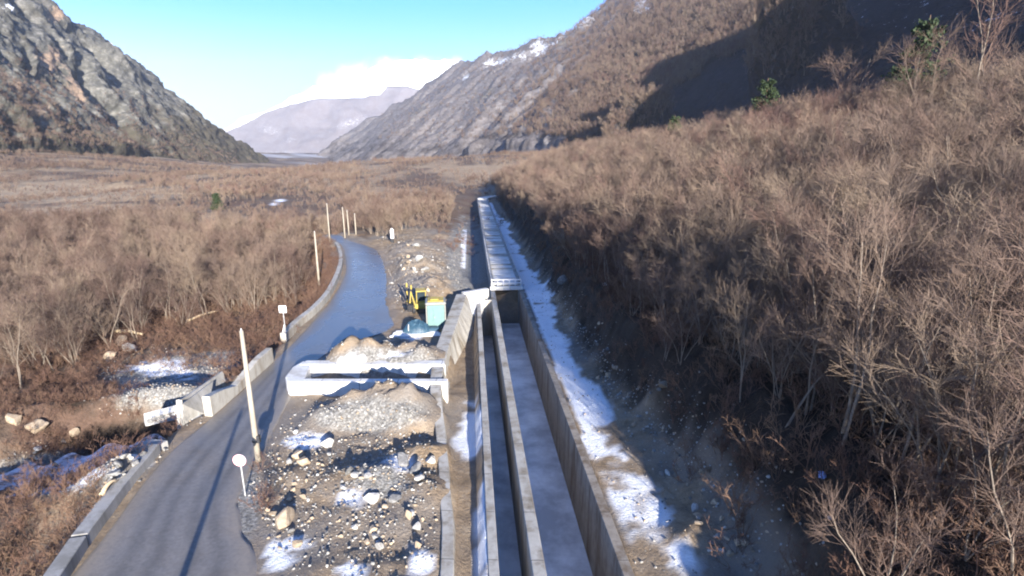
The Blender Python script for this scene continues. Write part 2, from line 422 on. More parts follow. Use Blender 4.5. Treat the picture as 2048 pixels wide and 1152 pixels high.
m, nt, b = newmat('valley_ground'); co = objco(nt)
n1 = noise(nt, .9, 8, .7, co); n2 = noise(nt, .12, 5, .6, co); n3 = noise(nt, 6., 6, .7, co)
dirt = ramp(nt, n1, [(.3, (.14, .103, .068)), (.5, (.26, .19, .122)), (.7, (.37, .295, .21))])
dirt = mixc(nt, ramp(nt, n2, [(.42, (0, 0, 0)), (.6, (1, 1, 1))]), dirt, (.20, .175, .15))
lit = ramp(nt, n1, [(.3, (.055, .036, .026)), (.55, (.115, .072, .052)), (.75, (.16, .115, .085))])
lit = mixc(nt, ramp(nt, n2, [(.4, (0, 0, 0)), (.62, (.7, .7, .7))]), lit, (.14, .11, .08))
lit = mixc(nt, attr(nt, 'shade_tint'), lit, ramp(nt, n1, [(.3, (.017, .012, .009)), (.7, (.055, .039, .028))]))
dirt = mixc(nt, attr(nt, 'shade_tint'), dirt, ramp(nt, n1, [(.3, (.020, .015, .011)), (.7, (.065, .047, .034))]))
grv = ramp(nt, n3, [(.32, (.07, .066, .06)), (.5, (.19, .183, .17)), (.70, (.42, .41, .39))])
fld = ramp(nt, n2, [(.35, (.29, .21, .135)), (.65, (.38, .29, .19))])
c = mixc(nt, attr(nt, 'litter'), dirt, lit)
c = mixc(nt, attr(nt, 'field'), c, fld)
c = mixc(nt, attr(nt, 'gravel'), c, grv)
c = mixc(nt, attr(nt, 'snow'), c, mixc(nt, n3, (.70, .72, .76), (.82, .83, .86)))
nt.links.new(c, b.inputs['Base Color'])
nt.links.new(mathn(nt, 'SUBTRACT', .92, mathn(nt, 'MULTIPLY', attr(nt, 'wet'), .5)), b.inputs['Roughness'])
b.inputs['Specular IOR Level'].default_value = .25
bump(nt, b, mathn(nt, 'ADD', n3, n1), .9, .16)
M['ground'] = m
Vg = np.stack([GX, GY, GZ], -1).reshape(-1, 3)
me = npmesh('ground', Vg, gridfaces(*GX.shape), [m], True, dict(snow=snow, gravel=gravel, litter=litter, field=field, wet=wet, shade_tint=shade_tint))
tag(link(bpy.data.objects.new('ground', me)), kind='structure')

# ------------------------------------------------------------------ road
nc = 41; RLf, RRf = catmull(RL, 500), catmull(RR, 500)
kx = np.linspace(0, 1, nc)
RX = RLf[:, None, 0] * (1 - kx) + RRf[:, None, 0] * kx; RY = RLf[:, None, 1] * (1 - kx) + RRf[:, None, 1] * kx
ewob = (fbm(RX * .8, RY * .8, 91, 3) - .5)
RX[:, -1] += ewob[:, -1] * .8; RX[:, 0] += ewob[:, 0] * .25
RZ = base_z(RY) + .02 + .03 * (1 - (2 * kx - 1) ** 2)
RZ[:, 0] -= .12; RZ[:, -1] -= .12
m, nt, b = newmat('wet_road'); co = objco(nt)
n1 = noise(nt, .22, 5, .6, co); n2 = noise(nt, 5, 7, .7, co); n3 = noise(nt, .6, 6, .65, co)
wetf = attr(nt, 'wet')
wk = mathn(nt, 'ADD', wetf, mathn(nt, 'MULTIPLY', mathn(nt, 'SUBTRACT', n1, .5), 1.2), True)
dry = ramp(nt, n2, [(.3, (.115, .108, .10)), (.7, (.215, .20, .19))])
dry = mixc(nt, ramp(nt, n3, [(.5, (0, 0, 0)), (.72, (.8, .8, .8))]), dry, (.145, .122, .10))
dry = mixc(nt, mathn(nt, 'MULTIPLY', attr(nt, 'track'), n3), dry, (.05, .048, .046))
dry = mixc(nt, mathn(nt, 'MULTIPLY', attr(nt, 'dust'), mathn(nt, 'MULTIPLY', n2, 1.4), True), dry, (.24, .20, .155))
nt.links.new(mixc(nt, wk, dry, (.10, .097, .094)), b.inputs['Base Color'])
nt.links.new(mathn(nt, 'SUBTRACT', .62, mathn(nt, 'MULTIPLY', wk, .36)), b.inputs['Roughness'])
b.inputs['Specular IOR Level'].default_value = .5
bump(nt, b, n2, .25, .01)
yk = RY + 0 * kx
wetv = smooth(34, 46, yk) * (1 - .35 * smooth(80, 110, yk)) * (.35 + .65 * smooth(0, .25, kx[None, :] + 0 * RX)) 
wetv = np.maximum(wetv, .18)
me = npmesh('road', np.stack([RX, RY, RZ], -1).reshape(-1, 3), gridfaces(*RX.shape), [m], True, dict(wet=wetv, track=np.clip(np.exp(-((kx - .27) / .05) ** 2) + np.exp(-((kx - .42) / .05) ** 2) + np.exp(-((kx - .63) / .05) ** 2) + np.exp(-((kx - .78) / .05) ** 2), 0, 1)[None, :] * 1.1 + 0 * RX, dust=np.clip(smooth(.22, 0, kx) + smooth(.80, 1, kx) + .15, 0, 1)[None, :] + 0 * RX))
tag(link(bpy.data.objects.new('road', me)), kind='structure')

# stream water / ice between the stones
CC = catmull(CREEK, 60); rows = []
for i in range(60):
    d = CC[min(i + 1, 59)] - CC[max(i - 1, 0)]; d /= np.hypot(*d); n_ = np.array([-d[1], d[0]])
    w = 2.1 + .6 * math.sin(i * .7)
    for k in np.linspace(-1, 1, 5):
        p = CC[i] + n_ * w * k; rows.append((p[0], p[1], -S * p[1] - 3.08 - .12 * i / 15))
m, nt, b = newmat('stream_ice'); co = objco(nt)
f = noise(nt, .8, 6, .7, co)
nt.links.new(ramp(nt, f, [(.42, (.05, .07, .09)), (.58, (.55, .60, .68))]), b.inputs['Base Color'])
nt.links.new(mathn(nt, 'MULTIPLY', f, .6), b.inputs['Roughness'])
bump(nt, b, noise(nt, 3, 5, .7, co), .4, .06)
tag(link(bpy.data.objects.new('stream', npmesh('stream', rows, gridfaces(60, 5), [m], True))), kind='structure')

# ------------------------------------------------------------------ mountains
def planepts(P0, n, U, V):
    r = ray(U, V); n = np.array(n) / np.linalg.norm(n)
    den = r[0] * n[0] + r[1] * n[1] + r[2] * n[2]
    num = P0[0] * n[0] + P0[1] * n[1] + (P0[2] - H) * n[2]
    return num / den
def rayat(u, v, t):
    r = ray(u, v); return np.array([r[0] * t, r[1] * t, H + r[2] * t])
def mtnmat(name, rockc, brushc, tanc, snowc=(.8, .82, .85)):
    m, nt, b = newmat(name); co = objco(nt)
    n1 = noise(nt, .02, 8, .7, co); n2 = noise(nt, .09, 7, .75, co); n3 = noise(nt, .35, 5, .7, co)
    rk = ramp(nt, n2, [(.3, rockc[0]), (.5, rockc[1]), (.7, rockc[2])])
    br = ramp(nt, mathn(nt, 'ADD', mathn(nt, 'MULTIPLY', n2, .5), mathn(nt, 'MULTIPLY', n3, .5)), [(.34, brushc[0]), (.5, brushc[1]), (.66, brushc[2])])
    k = mathn(nt, 'ADD', attr(nt, 'rock'), mathn(nt, 'MULTIPLY', mathn(nt, 'SUBTRACT', n1, .5), 1.4), True)
    c = mixc(nt, ramp(nt, k, [(.35, (0, 0, 0)), (.6, (1, 1, 1))]), br, rk)
    kt = mathn(nt, 'ADD', attr(nt, 'tan'), mathn(nt, 'MULTIPLY', mathn(nt, 'SUBTRACT', n2, .5), 1.6), True)
    c = mixc(nt, ramp(nt, kt, [(.45, (0, 0, 0)), (.75, (1, 1, 1))]), c, tanc)
    ks = mathn(nt, 'ADD', attr(nt, 'snow'), mathn(nt, 'MULTIPLY', mathn(nt, 'SUBTRACT', mathn(nt, 'ADD', mathn(nt, 'MULTIPLY', n2, .5), mathn(nt, 'MULTIPLY', n3, .5)), .5), 3.2), True)
    c = mixc(nt, ramp(nt, ks, [(.45, (0, 0, 0)), (.6, (1, 1, 1))]), c, snowc)
    nt.links.new(c, b.inputs['Base Color']); b.inputs['Roughness'].default_value = .95; b.inputs['Specular IOR Level'].default_value = .1
    bump(nt, b, mathn(nt, 'ADD', n2, n3), .9, 2.5)
    return m
def mountain(name, us, vtoe, vcrest, nrow, depthf, normf, dispf, masks, mat, back):
    U = np.asarray(us, float); W = np.linspace(0, 1, nrow)
    Ug, Wg = np.meshgrid(U, W)
    Vg_ = vtoe(Ug) * (1 - Wg) + vcrest(Ug) * Wg
    t = depthf(Ug, Vg_); r = ray(Ug, Vg_)
    P = np.stack([r[0] * t, r[1] * t, H + r[2] * t], -1)
    N = normf(Ug, Vg_)
    P = P + N * dispf(Ug, Vg_, P)[..., None]
    # far side, falling away behind the crest
    nb = 14; B = []
    aw = np.array(back)
    for i in range(1, nb + 1):
        k = i / nb
        q = P[-1] + aw[None, :] * np.array([1, 1, 0]) * (k * 500) * (.35 + .65 * k)
        q[:, 2] = P[-1][:, 2] * (1 - k) ** 1.2 - 120 * k + 10 * (fbm(q[:, 0] / 60, q[:, 1] / 60, 3, 3) - .5) * k
        B.append(q)
    Pall = np.concatenate([P, np.array(B)], 0)
    at_ = {}
    for k_, f_ in masks.items():
        a = f_(Ug, Vg_, P); at_[k_] = np.concatenate([a, np.repeat(a[-1:], nb, 0)], 0)
    me = npmesh(name, Pall.reshape(-1, 3), gridfaces(*Pall.shape[:2])[:, ::-1], [mat], True, at_)
    o = tag(link(bpy.data.objects.new(name, me)), kind='structure')
    return P, Ug, Vg_
def uvblob(U, V, items):
    r = np.zeros_like(U)
    for u, v, a, b_, rot in items:
        c, s_ = math.cos(rot), math.sin(rot); x = (U - u) * c + (V - v) * s_; y = -(U - u) * s_ + (V - v) * c
        r = np.maximum(r, np.clip(1.3 - np.hypot(x / a, y / b_), 0, 1))
    return r
# --- left mountain
A, B_, C_ = rayat(0, 290, 480), rayat(560, 352, 1500), rayat(80, 0, 900)
nL = np.cross(B_ - A, C_ - A); nL /= np.linalg.norm(nL); nL *= np.sign(nL[0])
crL = lambda u: np.interp(u, [-900, -300, 0, 80, 110, 160, 215, 260, 300, 330, 365, 390, 440, 500, 540, 575, 640], [-170, -120, -45, 0, 28, 55, 84, 115, 140, 178, 205, 228, 262, 303, 330, 352, 392])
toL = lambda u: np.interp(u, [-900, -300, 0, 300, 560, 640], [330, 318, 318, 322, 372, 396])
STREAKS = [  # polyline, width, depth : clefts in the cliffs
    ([(135, 70), (170, 100), (215, 140), (240, 165), (250, 185)], 26, 30),
    ([(140, 105), (165, 150), (190, 190), (225, 220), (255, 265), (292, 302)], 24, 28),
    ([(48, 100), (58, 125), (62, 155)], 12, 16), ([(-20, 235), (10, 255), (38, 275)], 22, 20), ([(15, -10), (50, 30), (80, 60)], 22, 24),
    ([(270, 155), (300, 185), (340, 220)], 10, 9), ([(95, 85), (130, 125)], 10, 12)]
def dispL(U, V, P):
    p = P[..., 1]; z = P[..., 2]
    sk = p + .9 * z
    wx = 40 * (fbm(p / 90, z / 90, 43, 3) - .5); wz = 40 * (fbm(p / 90, z / 90, 47, 3) - .5)
    d = 34 * (ridged((sk + wx) / 170, (z + wz) / 260 + p / 900, 5, 5, .55) - .55) + 16 * (fbm((p + wx) / 42, (z + wz) / 36, 9, 4, .6) - .5) + 9 * (ridged((p - wz) / 24, (z + wx) / 30, 19, 3) - .5) + 9 * (ridged((p + .5 * z) / 17, z / 12, 15, 4, .6) - .5)
    edge = smooth(0, .08, (toL(U) - V) / (toL(U) - crL(U) + 1)) * .75 + .25
    for pl, w, dp in STREAKS:
        e, t = segdist(U, V, pl)
        # which side: steep on the right, easy on the left
        tt = np.clip(t, 0, len(pl) - 1.001); i = tt.astype(int)
        pa = np.array(pl, float); dx = pa[i + 1, 0] - pa[i, 0]; dy = pa[i + 1, 1] - pa[i, 1]
        side = ((U - pa[i, 0]) * dy - (V - pa[i, 1]) * dx)     # >0: right of the line
        sd = np.where(side > 0, e, -e) + 16 * (fbm(U / 45, V / 45, 31, 3) - .5)
        a_ = sd - w * .25; sg = smooth(-.32 * w, .32 * w, a_); prof = np.exp(-(a_ / (w * .8)) ** 2) * .5 * sg - np.clip(1 - np.abs(a_) / (w * 1.2), 0, 1) * (1 - sg)
        fade = np.sin(np.clip(t / (len(pl) - 1), .03, .97) * math.pi) ** .5
        d = d + prof * dp * .8 * fade
    return d * edge
uL = np.concatenate([np.arange(-900, -60, 12), np.arange(-60, 640, 2.6)])
tn = simple
matL = mtnmat('left_mountain_rock', ((.05, .052, .045), (.125, .122, .108), (.30, .285, .255)), ((.045, .045, .032), (.085, .076, .056), (.13, .105, .085)), (.36, .255, .18))
PL, UL, VL = mountain('mountain', uL, toL, crL, 150, lambda u, v: planepts(A, nL, u, v), lambda u, v: np.broadcast_to(nL, u.shape + (3,)), dispL,
    dict(rock=lambda u, v, P: .60 - .3 * smooth(230, 310, v) - .25 * smooth(300, 420, u) + .2 * uvblob(u, v, [(230, 120, 120, 80, .6)]),
         tan=lambda u, v, P: .74 * uvblob(u, v, [(95, 125, 48, 38, .7), (150, 180, 22, 66, -.5), (20, 190, 36, 26, 0), (40, 235, 50, 24, 0), (100, 40, 25, 20, .5), (190, 205, 30, 12, .9)]) + .9 * uvblob(u, v, [(250, 296, 16, 7, .4)]),
         snow=lambda u, v, P: .0 * u + .75 * uvblob(u, v, [(12, 20, 14, 10, 0), (225, 95, 20, 7, .7)])), matL, (-.95, .3, 0))
# --- right mountain : far rocky face and near wooded flank joined in one range
P1 = rayat(1150, 270, 800)
a2, b2, c2 = rayat(660, 320, 2200), P1, rayat(1225, 0, 1500)
n1_ = np.cross(a2 - b2, c2 - b2); n1_ /= np.linalg.norm(n1_); n1_ *= np.sign(n1_[2])
P2 = rayat(1180, 285, 600); n2_ = np.array([-.6, -.15, .78]); n2_ /= np.linalg.norm(n2_)
def depR(u, v):
    t1 = planepts(P1, n1_, u, v); t2 = planepts(P2, n2_, u, v)
    t1 = np.where((t1 < 0) | (t1 > 6000), 6000, t1); t2 = np.where((t2 < 0) | (t2 > 6000), 6000, t2)
    k = 60.
    return -k * np.logaddexp(-t1 / k, -t2 / k)
def normR(u, v):
    w = 1 / (1 + np.exp(-(planepts(P1, n1_, u, v) - planepts(P2, n2_, u, v)) / 80.))
    n = n1_ * (1 - w[..., None]) + n2_ * w[..., None]; return n / np.linalg.norm(n, axis=-1, keepdims=True)
crR = lambda u: np.interp(u, [560, 610, 650, 700, 760, 800, 830, 860, 885, 910, 935, 960, 1000, 1040, 1065, 1090, 1130, 1165, 1195, 1225, 1300, 1500, 1800, 2500],
                          [350, 328, 305, 268, 228, 205, 190, 166, 148, 131, 124, 121, 113, 104, 92, 85, 70, 52, 22, 0, -60, -130, -170, -200])
toR = lambda u: np.interp(u, [560, 700, 900, 1150, 1500, 2100, 2500], [362, 348, 335, 315, 330, 350, 360])
SPURS = [([(1225, 327), (1300, 267), (1350, 240)], 9, 30), ([(1530, 200), (1585, 168), (1645, 134), (1715, 92)], 15, 42),
         ([(1560, 200), (1640, 150), (1720, 95)], 12, 16)]
def dispR(U, V, P):
    x, y, z = P[..., 0], P[..., 1], P[..., 2]
    g = (x * .55 - y * .84)     # along strike
    far = smooth(1330, 1080, U)
    d = (46 * (ridged(g / 190 + z / 600, z / 420, 7, 4) - .55) + 28 * (ridged(g / 50 + z / 130 + .8 * fbm(g / 60, z / 60, 2, 2), z / 90, 17, 5, .58) - .5)) * (.25 + .75 * far)
    d = d + 5 * (fbm(g / 14, z / 16, 25, 3) - .5) * (.5 + .5 * far)
    ed = smooth(0, .10, (toR(U) - V) / np.maximum(toR(U) - crR(U), 8)) * .8 + .2
    d = d * ed
    for pl, w, dp in SPURS:
        e, t = segdist(U, V, pl); fade = np.sin(np.clip(t / (len(pl) - 1), .06, .94) * math.pi) ** .4
        d = d + dp * np.exp(-(e / w) ** 2) * fade * (.75 + .5 * fbm(U / 22, V / 22, 3, 2))
    return d
uR = np.concatenate([np.arange(560, 1700, 3.0), np.arange(1700, 2500, 7.)])
matR = mtnmat('right_mountain_rock', ((.105, .092, .088), (.18, .16, .155), (.30, .28, .268)), ((.020, .018, .019), (.038, .032, .032), (.064, .050, .047)), (.27, .25, .17))  # brush colours darkened to carry the shade of the near flank
PR, UR, VR = mountain('mountain', uR, toR, crR, 170, depR, normR, dispR,
    dict(rock=lambda u, v, P: np.clip(.80 - .8 * smooth(0, 120, (u - 980) * .62 + (v - 150)) * smooth(1080, 1330, u) - .9 * smooth(1240, 1330, u + v * .35) - .25 * smooth(240, 300, v), 0, 1),
         tan=lambda u, v, P: .50 * uvblob(u, v, [(1100, 120, 28, 10, -.6), (840, 230, 45, 14, -.6), (830, 250, 30, 10, -.6), (1130, 100, 50, 10, -.6), (970, 190, 50, 10, -.5)]),
         snow=lambda u, v, P: .52 * uvblob(u, v, [(1080, 100, 24, 12, -.5), (1285, 12, 22, 22, -.8), (1165, 60, 35, 9, -.6), (940, 165, 18, 10, -.6), (1040, 120, 25, 8, -.4), (1000, 130, 50, 8, -.3), (1120, 85, 30, 7, -.5)]) + .16 * smooth(170, 60, v)), matR, (.6, .8, 0))
# --- farthest range under the cloud
A3 = rayat(560, 330, 5000); n3_ = np.array([.05, -.75, .66]); n3_ /= np.linalg.norm(n3_)
crF = lambda u: np.interp(u, [200, 330, 440, 480, 520, 560, 600, 640, 700, 760, 775, 800, 840, 900, 1100, 1300], [330, 285, 268, 250, 232, 215, 209, 202, 197, 192, 176, 178, 184, 160, 120, 100])
toF = lambda u: np.interp(u, [200, 1300], [352, 352])
matF = mtnmat('far_mountain_rock', ((.15, .135, .145), (.21, .19, .20), (.30, .28, .29)), ((.14, .12, .125), (.19, .165, .17), (.25, .22, .225)), (.25, .23, .2))
PF, _, _ = mountain('mountain', np.arange(200, 1300, 5.), toF, crF, 60, lambda u, v: planepts(A3, n3_, u, v), lambda u, v: np.broadcast_to(n3_, u.shape + (3,)),
    lambda U, V, P: (120 * (ridged(P[..., 0] / 800, P[..., 2] / 700, 3, 4) - .5) + 55 * (ridged(P[..., 0] / 210, P[..., 2] / 270, 8, 3) - .5)) * (.3 + .7 * smooth(0, .2, (toF(U) - V) / (toF(U) - crF(U)))),
    dict(rock=lambda u, v, P: .5 + 0 * u, tan=lambda u, v, P: 0 * u, snow=lambda u, v, P: .34 * uvblob(u, v, [(585, 285, 16, 12, 0), (640, 318, 90, 6, -.05), (560, 312, 50, 8, 0), (700, 250, 60, 14, -.3), (540, 262, 40, 12, .3)]) + .22 * smooth(215, 190, v)), matF, (0, 1, 0))
A4 = rayat(760, 200, 6600); crS = lambda u: np.interp(u, [350, 440, 480, 530, 580, 640, 700, 740, 790, 820, 850, 880, 905, 960, 1100, 1250], [300, 262, 243, 222, 200, 176, 152, 137, 127, 121, 113, 118, 120, 140, 190, 240])
matS = mtnmat('snow_peak', ((.6, .6, .62), (.78, .78, .80), (.85, .86, .88)), ((.6, .6, .62), (.75, .75, .78), (.84, .85, .88)), (.5, .5, .5))
PS, _, _ = mountain('mountain', np.arange(350, 1250, 5.), lambda u: 345 + 0 * u, crS, 70, lambda u, v: planepts(A4, n3_, u, v), lambda u, v: np.broadcast_to(n3_, u.shape + (3,)),
    lambda U, V, P: (150 * (ridged(P[..., 0] / 900, P[..., 2] / 800, 13, 4) - .5) + 60 * (ridged(P[..., 0] / 240, P[..., 2] / 300, 18, 3) - .5)) * (.25 + .75 * smooth(0, .2, (345 - V) / (345 - crS(U)))),
    dict(rock=lambda u, v, P: .5 + 0 * u, tan=lambda u, v, P: 0 * u, snow=lambda u, v, P: .7 + 0 * u), matS, (0, 1, 0))
# --- ridge beyond the right edge of the view: it throws the big shadow on the wooded flank
TERM = [(2400, -420), (1900, -130), (1640, 0), (1560, 40), (1470, 72), (1380, 112), (1280, 150), (1240, 190), (1195, 235), (1140, 305)]
K = []
for u, v in TERM:
    t = float(depR(np.array([float(u)]), np.array([float(v)]))[0]); Q = rayat(u, v, t) + normR(np.array([float(u)]), np.array([float(v)]))[0] * 2
    tau = (Q[1] - 55.) / .93
    K.append(Q + np.array(LSUN) * tau)
K.sort(key=lambda p: p[0])
K = [(K[0][0] - 110, 55., 10.), (K[0][0] - 45, 55., K[0][2] * .45)] + [tuple(p) for p in K] + [(K[-1][0] + 300, 55., K[-1][2] + 60), (K[-1][0] + 700, 55., K[-1][2])]
kx_ = np.array([p[0] for p in K]); kz_ = np.array([p[2] for p in K])
xs = np.linspace(kx_[0], kx_[-1], 220); zs = np.interp(xs, kx_, kz_)
off = np.linspace(-1, 1, 41); V_ = []
for o_ in off:
    hw = np.maximum(zs - 0, 10) * 1.0
    yy = 55 + o_ * hw * (1.0 if o_ > 0 else 1.6); zz = zs - np.abs(o_) * (zs + 25) 
    nn = 14 * (ridged(xs / 60, yy / 60, 4, 3) - .6) * np.minimum(1, np.abs(o_) * 4)
    V_.append(np.stack([xs, yy, zz + nn], -1))
V_ = np.array(V_)
me = npmesh('mountain', V_.reshape(-1, 3), gridfaces(*V_.shape[:2]), [matR], True, dict(rock=np.full(V_.shape[:2], .3), tan=np.zeros(V_.shape[:2]), snow=np.zeros(V_.shape[:2])))
tag(link(bpy.data.objects.new('mountain', me)), kind='structure')
# ------------------------------------------------------------------ canal
def V3(s, q, h): x, y = sq(s, q); return (x, y, -S * y + h)
def prism(mb, s0, s1, q0, q1, h0, h1, step=6.):
    n = max(2, int(abs(q1 - q0) / step) + 1); R = []
    for q in np.linspace(q0, q1, n): R.append([V3(s0, q, h0), V3(s1, q, h0), V3(s1, q, h1), V3(s0, q, h1)])
    return mb.sweep(R)
can = empty('open_canal', V3(3, 10, -4.6), label='open concrete canal of two lanes running down the valley to the covered section', cat='canal')
def localise(o, root):
    o.matrix_parent_inverse = root.matrix_basis.inverted(); return o
def part(mb, name, mat, root, bevel=0., label=None, smoothed=False):
    o = mb.build(name, mat, root, bevel, smoothed); localise(o, root)
    if label: o['label'] = label
    return o
bpy.context.view_layer.update()
part(prism(MB(), .40, .82, -8, 61.8, -4.6, .12), 'left_wall', M['conc_canal'], can, .02)
part(prism(MB(), 2.12, 2.66, -8, PORTAL_Q - .1, -4.6, .10), 'divider_wall', M['conc_canal'], can, .03)
part(prism(MB(), 5.60, 6.06, -8, PORTAL_Q - .1, -4.6, .10), 'right_wall', M['conc_old'], can, .03, 'brown weathered wall on the right')
part(prism(MB(), .82, 2.12, -8, 61.8, -4.6, -4.15), 'left_bed', M['bed'], can)
part(prism(MB(), 2.66, 5.60, -8, PORTAL_Q - .1, -4.6, -4.1), 'right_bed', M['bed'], can, 0, 'wide bed with frost and ice')
part(prism(MB(), .40, 2.12, 61.8, 62.3, -4.6, .10), 'end_wall', M['conc'], can, .02)

cov = empty('covered_canal', V3(4, PORTAL_Q, 0), label='covered stretch of the canal roofed with cross slabs, white edged portal', cat='canal')
bpy.context.view_layer.update()
part(prism(MB(), 2.20, 2.62, PORTAL_Q + .35, COVER_END, -4.6, .92), 'side_wall', M['conc_grey'], cov)
part(prism(MB(), 5.52, 5.94, PORTAL_Q + .35, COVER_END, -4.6, .92), 'side_wall', M['conc_grey'], cov)
q = PORTAL_Q + .6; k = 0
while q < COVER_END - 2 and k < 95:
    L = 1.48; mb = MB()
    j = rnd.uniform(-.02, .02)
    R = [[V3(2.62 + .02, qq, .62 + j), V3(5.5, qq, .62 + j), V3(5.5, qq, .80 + j), V3(2.64, qq, .80 + j)] for qq in (q, q + L - .16)]
    mb.sweep(R); part(mb, 'cover_slab', M['conc_white'] if rnd.random() < .55 else M['conc'], cov); q += L; k += 1
# curved end of the cover
mb = MB(); arc = []
for i in range(9):
    a = i / 8; arc.append((2.2 + 12 * a ** 2.0, COVER_END + 22 * a))
R = []
for i, (s_, q_) in enumerate(arc): R.append([V3(s_, q_, -2), V3(s_ + 3.7, q_, -2), V3(s_ + 3.7, q_, .95), V3(s_, q_, .95)])
mb.sweep(R); part(mb, 'curved_end', M['conc_white'], cov)
mb = MB(); prism(mb, 2.10, 6.1, PORTAL_Q - .05, PORTAL_Q + .33, .12, .58); part(mb, 'portal_beam', M['conc_white'], cov, .03)
mb = MB(); prism(mb, 2.25, 5.9, PORTAL_Q + .32, PORTAL_Q + .38, 1.28, 1.4); prism(mb, 2.25, 5.9, PORTAL_Q + .32, PORTAL_Q + .38, .90, .98)
for s_ in np.linspace(2.3, 5.85, 6): prism(mb, s_ - .04, s_ + .04, PORTAL_Q + .30, PORTAL_Q + .4, .58, 1.3)
part(mb, 'portal_rail', M['white_paint'], cov)
for s_ in (2.3, 5.85):
    mb = MB()
    prism(mb, s_ - .03, s_ + .03, PORTAL_Q + .4, PORTAL_Q + 40, 1.30, 1.38)
    for qq in np.arange(PORTAL_Q + 2, PORTAL_Q + 40, 2.5): prism(mb, s_ - .025, s_ + .025, qq, qq + .05, .9, 1.3)
    part(mb, 'edge_rail', M['grey_steel'], cov)

# ------------------------------------------------------------------ side basin
bas = empty('retaining_wall', V3(-1.5, 40, 0), label='long pale retaining wall bulging out left of the canal, with a white end face', cat='retaining wall')
bpy.context.view_layer.update()
bc = catmull(BASIN, 40); R = []
for i in range(40):
    s_, q_, tp = bc[i]
    w = .42 + .5 * smooth(28, 45, q_)
    lo = -1.5; wd = 1.55 * smooth(40, 58, q_) * (1 - .5 * smooth(57, 61, q_))
    R.append([V3(s_ - w, q_, lo), V3(s_ + .32 + wd, q_, lo), V3(s_ + .10 + .1 * wd, q_, tp), V3(s_ - w, q_, tp + .02)])
mb = MB(); mb.sweep(R); part(mb, 'wall', M['conc_canal'], bas, .03)
mb = MB()
e0, e1 = (-.95, 61.3), (1.9, 64.6)
mb.sweep([[V3(e0[0], e0[1], -1.8), V3(e0[0] - .3, e0[1] + .7, -1.8), V3(e0[0] - .3, e0[1] + .7, 1.1), V3(e0[0], e0[1] + .05, 1.1)],
          [V3(e1[0], e1[1], -1.8), V3(e1[0] - .3, e1[1] + .7, -1.8), V3(e1[0] - .3, e1[1] + .7, .75), V3(e1[0], e1[1] + .05, .75)]])
part(mb, 'end_face', M['conc_white'], bas, .03)
mb = MB()
mb.sweep([[V3(-.3, 57.5, -1.6), V3(.30, 57.5, -1.6), V3(.30, 57.5, -.3), V3(-.3, 57.5, -.3)],
          [V3(-.7, 61.6, -1.6), V3(1.5, 62.9, -1.6), V3(1.5, 62.9, .4), V3(-.7, 61.6, .6)]])
part(mb, 'sloping_apron', M['conc_white'], bas, .02)

# ------------------------------------------------------------------ flume to the road
fl = empty('concrete_flume', (-10, 37.5, -S * 37.5), label='white concrete flume with two parallel walls, reaching from the canal to the road', cat='flume')
bpy.context.view_layer.update()
FX0, FX1 = -15.2, -4.6
def boxw(mb, pts, h0, h1):
    lo = [(x, y, -S * y + h0) for x, y in pts]; hi = [(x, y, -S * y + h1) for x, y in pts]
    vs = [mb.bm.verts.new(p) for p in lo]; vt = [mb.bm.verts.new(p) for p in hi]; n = len(pts)
    mb.bm.faces.new(vs[::-1]); mb.bm.faces.new(vt)
    for i in range(n): mb.bm.faces.new((vs[i], vs[(i + 1) % n], vt[(i + 1) % n], vt[i]))
    return mb
part(boxw(MB(), [(FX0 - .4, 39.0), (FX1 - .3, 39.0), (FX1 - .5, 39.9), (FX0 - .2, 39.9)], -1.2, 1.02), 'far_wall', M['conc_flume'], fl, .04)
part(boxw(MB(), [(FX0, 35.75), (FX1 + .2, 35.75), (FX1 + .2, 36.35), (FX0 + .1, 36.35)], -1.2, 1.0), 'near_wall', M['conc_flume'], fl, .04)
part(boxw(MB(), [(FX0 - .03, 35.76), (FX0 + .9, 36.36), (FX0 + .4, 38.98), (FX0 - .4, 39.88), (FX0 - .75, 38.6), (FX0 - .55, 36.7)], -1.1, .985), 'end_block', M['conc_white'], fl, .04)
part(boxw(MB(), [(FX0 + .92, 36.37), (FX1, 36.37), (FX1, 38.98), (FX0 + .92, 38.98)], -1.0, -.35), 'floor', M['conc_grey'], fl)

# ------------------------------------------------------------------ left of the road: culvert outlet and guard walls
ho = at(400, 800)
hw = empty('culvert_headwall', ho, label='broken white concrete culvert headwall with slanting wing slab at the stream', cat='culvert')
bpy.context.view_layer.update()
def P2(u, v, h=0.): p = at(u, v, h); return (p.x, p.y)
def slab(mb, pix, thick):
    """flat slab through corner points (u, v, height), thickness downwards/away"""
    pts = [at(*p) for p in pix]; n = (pts[1] - pts[0]).cross(pts[2] - pts[0]).normalized()
    if n.y > 0: n = -n
    mb.sweep([[p for p in pts], [p - n * thick for p in pts]]); return mb
part(slab(MB(), [(357, 812, .9), (420, 765, .9), (408, 835, -.5), (360, 862, -.7)], .3), 'wing_slab', M['conc_grey'], hw, .02)
part(slab(MB(), [(352, 800, .95), (364, 798, .95), (368, 858, -.8), (355, 862, -.8)], .5), 'end_face', M['conc_white'], hw, .02)
part(slab(MB(), [(290, 838, -.6), (356, 820, -.5), (358, 838, -1.3), (291, 853, -1.5)], .5), 'stream_beam', M['conc_white'], hw, .02)
part(slab(MB(), [(366, 840, -.2), (398, 838, -.1), (400, 852, -.6), (366, 858, -.7)], .5), 'footing', M['conc_white'], hw, .02)
part(slab(MB(), [(362, 800, 1.0), (446, 742, 1.0), (452, 762, .3), (420, 790, .2)], .22), 'top_slab', M['conc_grey'], hw, .02)

